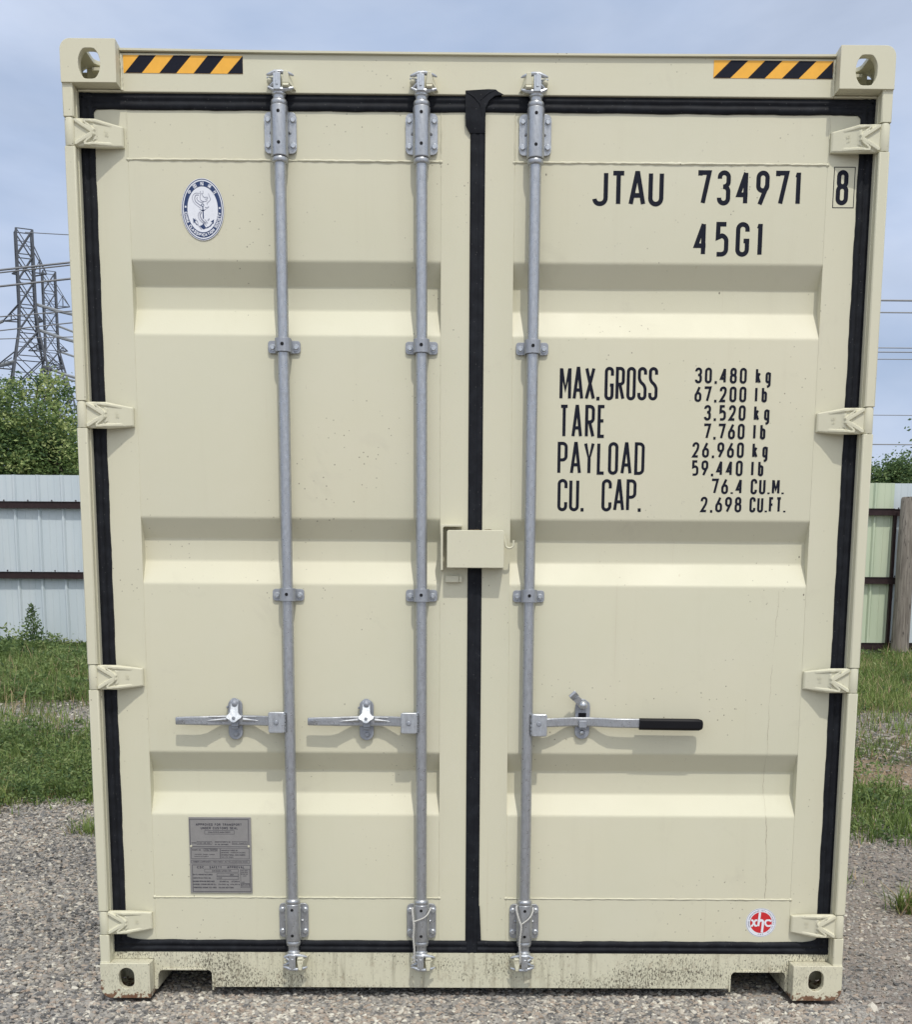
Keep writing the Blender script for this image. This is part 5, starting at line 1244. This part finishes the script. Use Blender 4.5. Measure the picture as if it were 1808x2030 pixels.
# single plants one can point at
def tuft(x, y, n, h, spread, label, group=None, dry=.15, w=.007, name='grass_tuft'):
    P = np.stack([rng.normal(x, spread, n), rng.normal(y, spread, n)], 1)
    t_ = np.clip(rng.normal(.45, .18, n), 0, .86); d_ = rng.random(n) < dry; t_[d_] = rng.uniform(.88, 1, d_.sum())
    V, F, T = blades(P, rng.uniform(.45, 1, n) * h, rng.uniform(.6, 1.1, n) * w, t_, 1.3)
    V = V - np.array([x, y, 0]); o = link(name, npmesh(name, V, F, M_GRASS, T), None, (x, y, 0)); return tag(o, label, 'grass tuft', group)
tuft(1.885, 1.22, 120, .17, .028, 'spiky grass tuft standing alone in gravel to the right of the container')
tuft(1.70, 1.72, 90, .07, .09, 'low scrubby green tuft in the gravel just behind the lone spiky one', w=.006)
tuft(-2.02, 2.55, 110, .13, .05, 'leafy green tuft against the left side of the container at the gravel edge')
def stalk(x, y, h, n, label, size=.05, sp=.07):
    root = empty('tall_weed', (x, y, float(gz(x, y))), label, 'weed')
    mb = MB(); pts = [(.02 * math.sin(q * 2.1), .015 * math.cos(q * 1.7), h * q / 7) for q in range(8)]; mb.tube(pts, [.006 - .0006 * q for q in range(8)], 6)
    build(mb, 'stem', M_STEM, root, 0, 60)
    u = rng.random(n) ** .8; C = np.stack([rng.normal(0, 1, n) * sp * (1.15 - u), rng.normal(0, 1, n) * sp * (1.15 - u), h * (.08 + .92 * u)], 1)
    V, F, T = leaves(C, rng.uniform(.5, 1.1, n) * size * (1.2 - .5 * u), np.clip(rng.normal(.35, .2, n), 0, 1), .5, .4)
    link('foliage', npmesh('foliage', V, F, M_WEED, T), root); return root
def rosette(x, y, n, L, label, up=.5, w=.34, m=None):
    a = rng.uniform(0, 2 * PI, n); P0 = np.stack([rng.normal(0, .02, n), rng.normal(0, .02, n), rng.uniform(0, .05, n)], 1); ln = L * rng.uniform(.6, 1.1, n); el = rng.normal(up, .25, n)
    Vs = []; Fs = []; k = 7
    for i in range(n):
        d = np.array([math.cos(a[i]) * math.cos(el[i]), math.sin(a[i]) * math.cos(el[i]), math.sin(el[i])]); s = np.array([-math.sin(a[i]), math.cos(a[i]), 0])
        for q in range(k):
            t_ = q / (k - 1); c = P0[i] + d * ln[i] * t_ - np.array([0, 0, .55 * ln[i] * t_ ** 2.4]); wd = ln[i] * w * math.sin(PI * min(1, .12 + .88 * t_)) * .5 * (1 + .12 * math.sin(q * 2.2 + i))
            Vs += [c + s * wd + np.array([0, 0, wd * .3]), c, c - s * wd + np.array([0, 0, wd * .3])]
        for q in range(k - 1):
            o = (i * k + q) * 3; Fs += [(o, o + 1, o + 4, o + 3), (o + 1, o + 2, o + 5, o + 4)]
    o = link('broad_leaved_weed', npmesh('broad_leaved_weed', np.array(Vs), np.array(Fs), M_WEED, np.repeat(np.clip(rng.normal(.62, .18, n), 0, 1), k * 3), True), None, (x, y, float(gz(x, y)))); return tag(o, label, 'weed')
rosette(-4.62, 9.9, 26, .34, 'broad leaved green weed sprawling in the grass bank left of the container')
rosette(-4.98, 8.3, 20, .22, 'smaller pale broad leaved weed at the front of the grass bank at left')
M_STEM = plain('green_stem', (.09, .13, .05), .6, 0, .2, 60, .2)
stalk(-5.62, 12.2, .62, 420, 'tall dark leafy weed standing in front of the pale fence at far left', .07, .10)
stalk(-4.72, 12.35, .34, 160, 'shorter leafy weed against the fence near the left edge of the container', .05, .06)

# ------------------------------------------------------------------ fence of ribbed sheets on brown rails
def m_sheet(name, a, b):
    t = NT(name); o = t.map((1, 1, 1))
    c = t.mix(t.rng(t.noise(t.map((6, 6, .7)), 1, 4), .35, .65), a, b)
    c = t.mix(t.math('MULTIPLY', t.rng(t.noise(t.map((18, 18, 1.3), loc=(3, 0, 1)), 1, 5, .65), .58, .78), .25), c, (.40, .40, .34))
    return t.done(c, .38, 0, .5)
M_SHEET = m_sheet('white_sheet', (.52, .59, .635), (.57, .63, .665)); M_SHEETG = m_sheet('pale_green_sheet', (.48, .56, .41), (.56, .62, .46))
M_RAIL = plain('brown_rail', (.030, .017, .018), .5, 0, .3, 30, .2, .25)
def fence(x0, x1, zb, zt, y, m, label, gaps=(), pitch=.317, ph=0., seed=0):
    root = empty('sheet_fence', ((x0 + x1) / 2, y, zb), label, 'fence'); cx = (x0 + x1) / 2
    mb = MB(); P = []; x = x0 - ((x0 - ph) % pitch)
    prof = [(0, 0), (.018, -.030), (.040, -.030), (.060, 0), (.150, 0), (.158, -.004), (.166, 0), (.235, 0), (.243, -.004), (.251, 0)]
    while x < x1:
        for a, d in prof:
            if x0 <= x + a <= x1: P.append((x + a, d))
        x += pitch
    P = [(x0, 0)] + P + [(x1, 0)]; n = len(P); vs = []
    rows = 10
    for r_ in range(rows + 1):
        z = (zt - zb) * r_ / rows
        for a, d in P: vs.append((a - cx, -d * 0 + d + .004 * math.sin(a * 2.3 + r_ * .9) , z))
    mb.add(vs, [(r_ * n + i, r_ * n + i + 1, (r_ + 1) * n + i + 1, (r_ + 1) * n + i) for r_ in range(rows) for i in range(n - 1)])
    build(mb, 'sheet_panel', m, root, 0, 25)
    for h in RAILH:
        z = h - zb; mb = MB()
        mb.box(x0 - cx, x1 - cx, -.060, -.054, z - .045, z + .045); mb.box(x0 - cx, x1 - cx, -.054, -.034, z + .039, z + .045); mb.box(x0 - cx, x1 - cx, -.054, -.034, z - .045, z - .039); mb.box(x0 - cx, x1 - cx, -.082, -.0605, z - .045, z - .040); mb.box(x0 - cx, x1 - cx, -.072, -.0605, z + .040, z + .045)
        build(mb, 'rail', M_RAIL, root, .002)
    mb = MB(); x = x0 + .09
    while x < x1 - .05:      # fixing screws along each rail line
        for h in RAILH: mb.lathe([(.011, 0), (.010, -.005), (0, -.008)], (x - cx, -.002, h - zb + .062), (0, 1, 0), 6)
        x += pitch
    sc = build(mb, 'screw_heads', M_RAIL, root, 0, 0); sc['kind'] = 'stuff'
    return root
RAILH = (2.585, 1.672, .742)
fence(-16, -.02, .60, 2.975, 12.70, M_SHEET, 'pale blue white ribbed metal fence on brown rails left of the container', ph=.055)
RAILH = (2.566, 1.672, .80)
fence(.02, 5.745, .72, 2.945, 12.70, M_SHEETG, 'pale green ribbed metal fence on brown rails right of the container', ph=.075)
mb = MB(); mb.box(5.742 - 2.8825, 5.780 - 2.8825, -.06, .03, 0, 1.86); gp = build(mb, 'end_channel', M_RAIL, bpy.data.objects['sheet_fence.001'], .003)
RAILH = (2.566, 1.672, .80)
fence(5.752, 14, .70, 2.95, 12.78, M_SHEET, 'white metal fence sheet behind the weathered wooden post at right edge')
t = NT('weathered_wood'); o = t.map((1, 1, 1))
c = t.mix(t.rng(t.noise(t.map((60, 60, 3)), 1, 5, .7), .3, .7), (.10, .085, .07), (.30, .27, .235)); c = t.mix(t.rng(t.noise(t.map((40, 40, 7), loc=(1, 1, 1)), 1, 4, .7), .58, .66), c, (.055, .045, .04))
t.bump(t.noise(t.map((60, 60, 3)), 1, 5, .7), .8, .01); M_WOOD = t.done(c, .9)
t = NT('tree_bark'); o = t.map((1, 1, 1)); t.bump(t.noise(t.map((20, 20, 4)), 1, 5), .8, .03); M_BARK = t.done(t.mix(t.noise(t.map((16, 16, 3)), 1, 5), (.06, .05, .04), (.17, .14, .11)), .9)
mb = MB(); mb.tube([(0, 0, 0), (.006, 0, .7), (-.004, 0, 1.4), (.002, 0, 2.06), (.002, 0, 2.085)], [.118, .112, .106, .100, .088], 20)
wp = build(mb, 'wooden_post', M_WOOD, None, 0, 40); wp.location = (5.862, 12.48, .66); tag(wp, 'weathered grey round wooden post in front of the fence at right edge', 'post')

# ------------------------------------------------------------------ trees beyond the fence
def leafmat(name, st): return attrmat(name, st, .5, 0, True)
M_LEAFL = leafmat('bright_tree_leaves', [(0, (.07, .125, .055)), (.35, (.165, .255, .09)), (.7, (.32, .41, .15)), (1, (.48, .54, .23))])
M_LEAFD = leafmat('dark_tree_leaves', [(0, (.06, .11, .050)), (.5, (.14, .22, .085)), (1, (.27, .35, .14))])
def tree(name, x, y, trunk, blobs, nclump, per, size, m, label, group, seed, cat='tree'):
    r_ = np.random.default_rng(seed); z0 = .5
    root = empty(name, (x, y, z0), label, cat, group); mb = MB()
    mb.tube([(0, 0, 0), (.05, .02, trunk * .5), (0, .05, trunk)], [.16, .12, .09], 10)
    C = []
    for bx, by, bz, rx_, ry_, rz_ in blobs:
        mb.tube([(0, .05, trunk * .8), ((bx - x) * .5, (by - y) * .5, (bz - z0 + trunk) * .5), (bx - x, by - y, bz - z0)], [.08, .055, .02], 7)
        k = max(4, int(nclump * rx_ * rz_ / sum(b[3] * b[5] for b in blobs)))
        d = r_.normal(0, 1, (k, 3)); d /= np.linalg.norm(d, axis=1, keepdims=True); rad = r_.uniform(.25, 1.05, (k, 1)) ** .6
        c = d * rad * np.array([rx_, ry_, rz_]) + np.array([bx - x, by - y, bz - z0]); C.append(c)
        for q in c[: k // 5]: mb.tube([(bx - x, by - y, bz - z0), tuple((np.array([bx - x, by - y, bz - z0]) + q) / 2 + np.array([0, 0, .08])), tuple(q)], [.022, .014, .006], 5)
    build(mb, 'trunk', M_BARK, root, 0, 60)
    C = np.concatenate(C); n = len(C); cs = r_.uniform(.4, 1.0, n) * size * 2.5; tn = r_.normal(.42, .3, n)
    L = np.repeat(C, per, 0) + r_.normal(0, 1, (n * per, 3)) * np.repeat(cs, per)[:, None] * np.array([1, 1, .7])
    T0 = np.clip(np.repeat(tn, per) + r_.normal(0, .14, n * per), 0, 1)
    V, F, T = leaves(L, r_.uniform(.6, 1.2, n * per) * size, T0, -.1, .55)
    link('crown', npmesh('crown', V, F, m, T), root); return root
tree('leafy_tree', -10.0, 24, 2.0, [(-10.4, 24, 4.6, 1.5, 1.3, 1.2), (-9.5, 24.2, 5.3, 1.15, 1.0, 1.0), (-8.9, 23.8, 4.3, .9, .9, .9), (-11.6, 24, 4.3, 1.2, 1, 1.2), (-9.7, 24, 3.4, 1.6, 1.2, .9), (-7.6, 24, 3.9, 1.2, 1, 1.1)], 760, 80, .095, M_LEAFL, 'bright green leafy tree rising above the pale fence in front of the pylons', 'trees beyond the fence', 1)
tree('leafy_tree', -9.0, 27, 1.8, [(-10.6, 27, 3.9, 1.6, 1, 1.1), (-9.2, 27, 3.8, 1.5, 1, 1.2), (-12, 27.5, 4.2, 1.5, 1, 1.2)], 420, 55, .10, M_LEAFD, 'darker green tree showing through gaps low behind the bright one at left', 'trees beyond the fence', 2)
tree('leafy_shrub', 9.0, 22, 1.0, [(8.6, 22, 3.55, .8, .7, .75), (9.5, 22, 3.75, .9, .7, .75), (7.7, 22, 3.5, .7, .6, .7), (10.6, 22.3, 3.9, 1.0, .8, .9)], 620, 80, .075, M_LEAFD, 'dark green bushy shrub top showing above the green fence at right', 'trees beyond the fence', 3, 'shrub')
tree('leafy_tree', 9.9, 16, 2.6, [(9.9, 16, 4.9, 1.3, 1.2, 1.1), (7.55, 16, 4.02, .22, .2, .16), (7.5, 16, 3.72, .20, .2, .12), (8.4, 16, 4.3, .5, .4, .35)], 150, 30, .085, M_LEAFD, 'sparse branch of leaves reaching in from the right edge above the fence', 'trees beyond the fence', 4)
mb = MB(); mb.tube([(8.3, 16, 4.35), (7.8, 16, 4.55), (7.42, 16, 4.78), (7.22, 16, 4.98)], [.03, .02, .014, .007], 6); mb.tube([(7.8, 16, 4.55), (7.55, 16, 4.80), (7.48, 16, 4.98)], [.014, .009, .005], 6)
br = build(mb, 'bare_branch', M_BARK, bpy.data.objects['leafy_tree.002'], 0, 60); br.location = (-9.9, -16, -.5)

# ------------------------------------------------------------------ lattice pylons and lines
M_PYL = plain('pylon_steel', (.085, .095, .115), .7, 0, .15, .4, 0); M_INS = plain('insulator_grey', (.26, .28, .30), .5, 0, .1, .8, 0); M_WIRE = plain('wire_aluminium', (.20, .21, .23), .5, .2, .05, .5, 0)
def pylon(x, y, top, waist, hw, label, arms, seed, yaw=24, tips=()):
    root = empty('power_pylon', (x, y, .8), label, 'pylon', 'pylons beyond the trees'); root.rotation_euler = (0, 0, R(yaw))
    z0 = .8
    def half(z): return hw * (1.0 if z > waist else 1.0 + (waist - z) * .235)
    lv = [0]; z = 0
    zs = [top]
    while zs[-1] > waist + .8: zs.append(zs[-1] - hw * 3.1)
    st = hw * 3.4
    while zs[-1] > 4: zs.append(zs[-1] - st); st *= 1.28
    zs[-1] = 0; zs = zs[::-1]
    mb = MB()
    for a, b in zip(zs, zs[1:]):
        ca = [(s * half(a), t_ * half(a), a) for s, t_ in ((-1, -1), (1, -1), (1, 1), (-1, 1))]; cb = [(s * half(b), t_ * half(b), b) for s, t_ in ((-1, -1), (1, -1), (1, 1), (-1, 1))]
        for q in range(4):
            mb.tube([ca[q], cb[q]], .15 if b > waist - 8 else .19, 4)
            n_ = (q + 1) % 4
            mb.tube([ca[q], cb[n_]], .088, 4); mb.tube([ca[n_], cb[q]], .062, 4); mb.tube([cb[q], cb[n_]], .062, 4); mb.tube([tuple((u + v) / 2 for u, v in zip(ca[q], cb[q])), tuple((u + v) / 2 for u, v in zip(ca[n_], cb[n_]))], .045, 4)
    build(mb, 'mast', M_PYL, root, 0, 0)
    cy, sy = math.cos(R(-yaw)), math.sin(R(-yaw))
    for (zz, tx, rise) in arms:   # cross-arm tip offset along the picture's left-right axis
        mb = MB(); h_ = half(zz); tip = (tx * cy, tx * sy, zz); s = 1 if tx > 0 else -1
        for t_ in (-1, 1):
            mb.tube([(s * h_, t_ * h_, zz), tip], .075, 4); mb.tube([(s * h_, t_ * h_, zz + rise), tip], .065, 4)
            mid = tuple((a + b) / 2 for a, b in zip((s * h_, t_ * h_, zz), tip)); mid2 = tuple((a + b) / 2 for a, b in zip((s * h_, t_ * h_, zz + rise), tip))
            mb.tube([mid, mid2], .045, 4); mb.tube([(s * h_, t_ * h_, zz), mid2], .045, 4)
        build(mb, 'cross_arm', M_PYL, root, 0, 0)
    for (x0, z0_, x1, z1_, y1) in tips:   # strain insulators
        mb = MB(); P = [(x0 * cy, x0 * sy, z0_), ((x0 + x1) / 2 * cy - y1 * sy * .5, (x0 + x1) / 2 * sy + y1 * cy * .5, (z0_ + z1_) / 2 - .1), (x1 * cy - y1 * sy, x1 * sy + y1 * cy, z1_)]
        mb.tube(P, .16, 6); build(mb, 'insulator', M_INS, root, 0, 0)
pylon(-45.35, 130, 38.8, 29.6, .80, 'nearer steel lattice pylon, the taller looking one at the left edge', [(34.6, 2.2, 2.8), (34.6, -1.4, .1), (29.9, -2.6, 1.6), (29.9, 1.6, .8), (25.2, 3.6, 1.2), (25.2, -3.8, 1.2)], 1, 24,
      [(.9, 31.6, 6.2, 30.0, -2), (1.2, 29.0, 6.6, 27.2, -2), (-2.6, 29.9, -5.5, 29.3, 1), (-1.5, 25.9, -6, 25.2, 1), (-2.4, 23.2, -7, 22.3, 1), (1.4, 25.4, 6.4, 23.6, -2)])
pylon(-62.2, 190, 50.1, 38.9, .92, 'farther steel lattice pylon partly behind the nearer one', [(45.2, 3.0, 3.2), (45.2, -1.5, .1), (38.8, -3.6, 1.6), (38.8, 2.4, 1.2)], 2, 24,
      [(.9, 42.5, 7.2, 40.2, -2), (.9, 38.8, 7.2, 36.8, -2), (.9, 35.0, 7.4, 33.4, -2)])
pylon(7, 105, 36.5, 14, 1.1, 'steel lattice pylon standing beyond the fence directly behind the container', [(33, 4.5, 1.8), (33, -4.5, 1.8), (28, 5, 1.8), (28, -5, 1.8)], 3, 24)
def wire(pts, r, label, sag=.5):
    p0, p1 = Vector(pts[0]), Vector(pts[1]); n = 26
    P = [p0.lerp(p1, i / n) + Vector((0, 0, -sag * 4 * (i / n) * (1 - i / n))) for i in range(n + 1)]
    mb = MB(); mb.tube(P, r, 5); o = build(mb, 'power_line', M_WIRE, None, 0, 60); return tag(o, label, 'power line', 'overhead power lines')
for k, (za, zb, r, lb) in enumerate(((28.02, 28.64, .085, 'thick upper power line crossing in front of the nearer pylon, left of the container'), (27.82, 28.44, .06, 'thin power line running just under the thick upper one at left'),
                                     (26.78, 27.40, .085, 'second thick power line at left, just below the uppermost pair'), (24.45, 24.92, .05, 'thin power line crossing the waist of the pylons at left'),
                                     (23.39, 24.02, .05, 'thin power line below the waist of the pylons at left'), (22.72, 22.92, .04, 'faint lowest power line just above the tree at left'))):
    s = (zb - za) / 5.69; wire([(-90, 100, za - s * 52.8), (6, 100, zb + s * 37.5)], r, lb, 0)
wire([(-44.5, 128, 38.9), (6, 112, 36.5)], .045, 'faint earth wire leaving the top of the nearer pylon to the right', 1.2)
for z, r, lb in ((28.61, .085, 'thick uppermost power line to the right of the container'), (27.586, .06, 'second power line down to the right of the container'), (24.57, .045, 'first of three close faint power lines at right'), (24.21, .050, 'middle of three close faint power lines at right'),
                 (23.60, .040, 'lowest of three close faint power lines at right'), (18.76, .035, 'faint single power line at right above the shrub top'), (16.2, .055, 'power line just above the shrub top behind the green fence')):
    wire([(8, 110, z + .02), (110, 110, z - .03)], r, lb, 0)
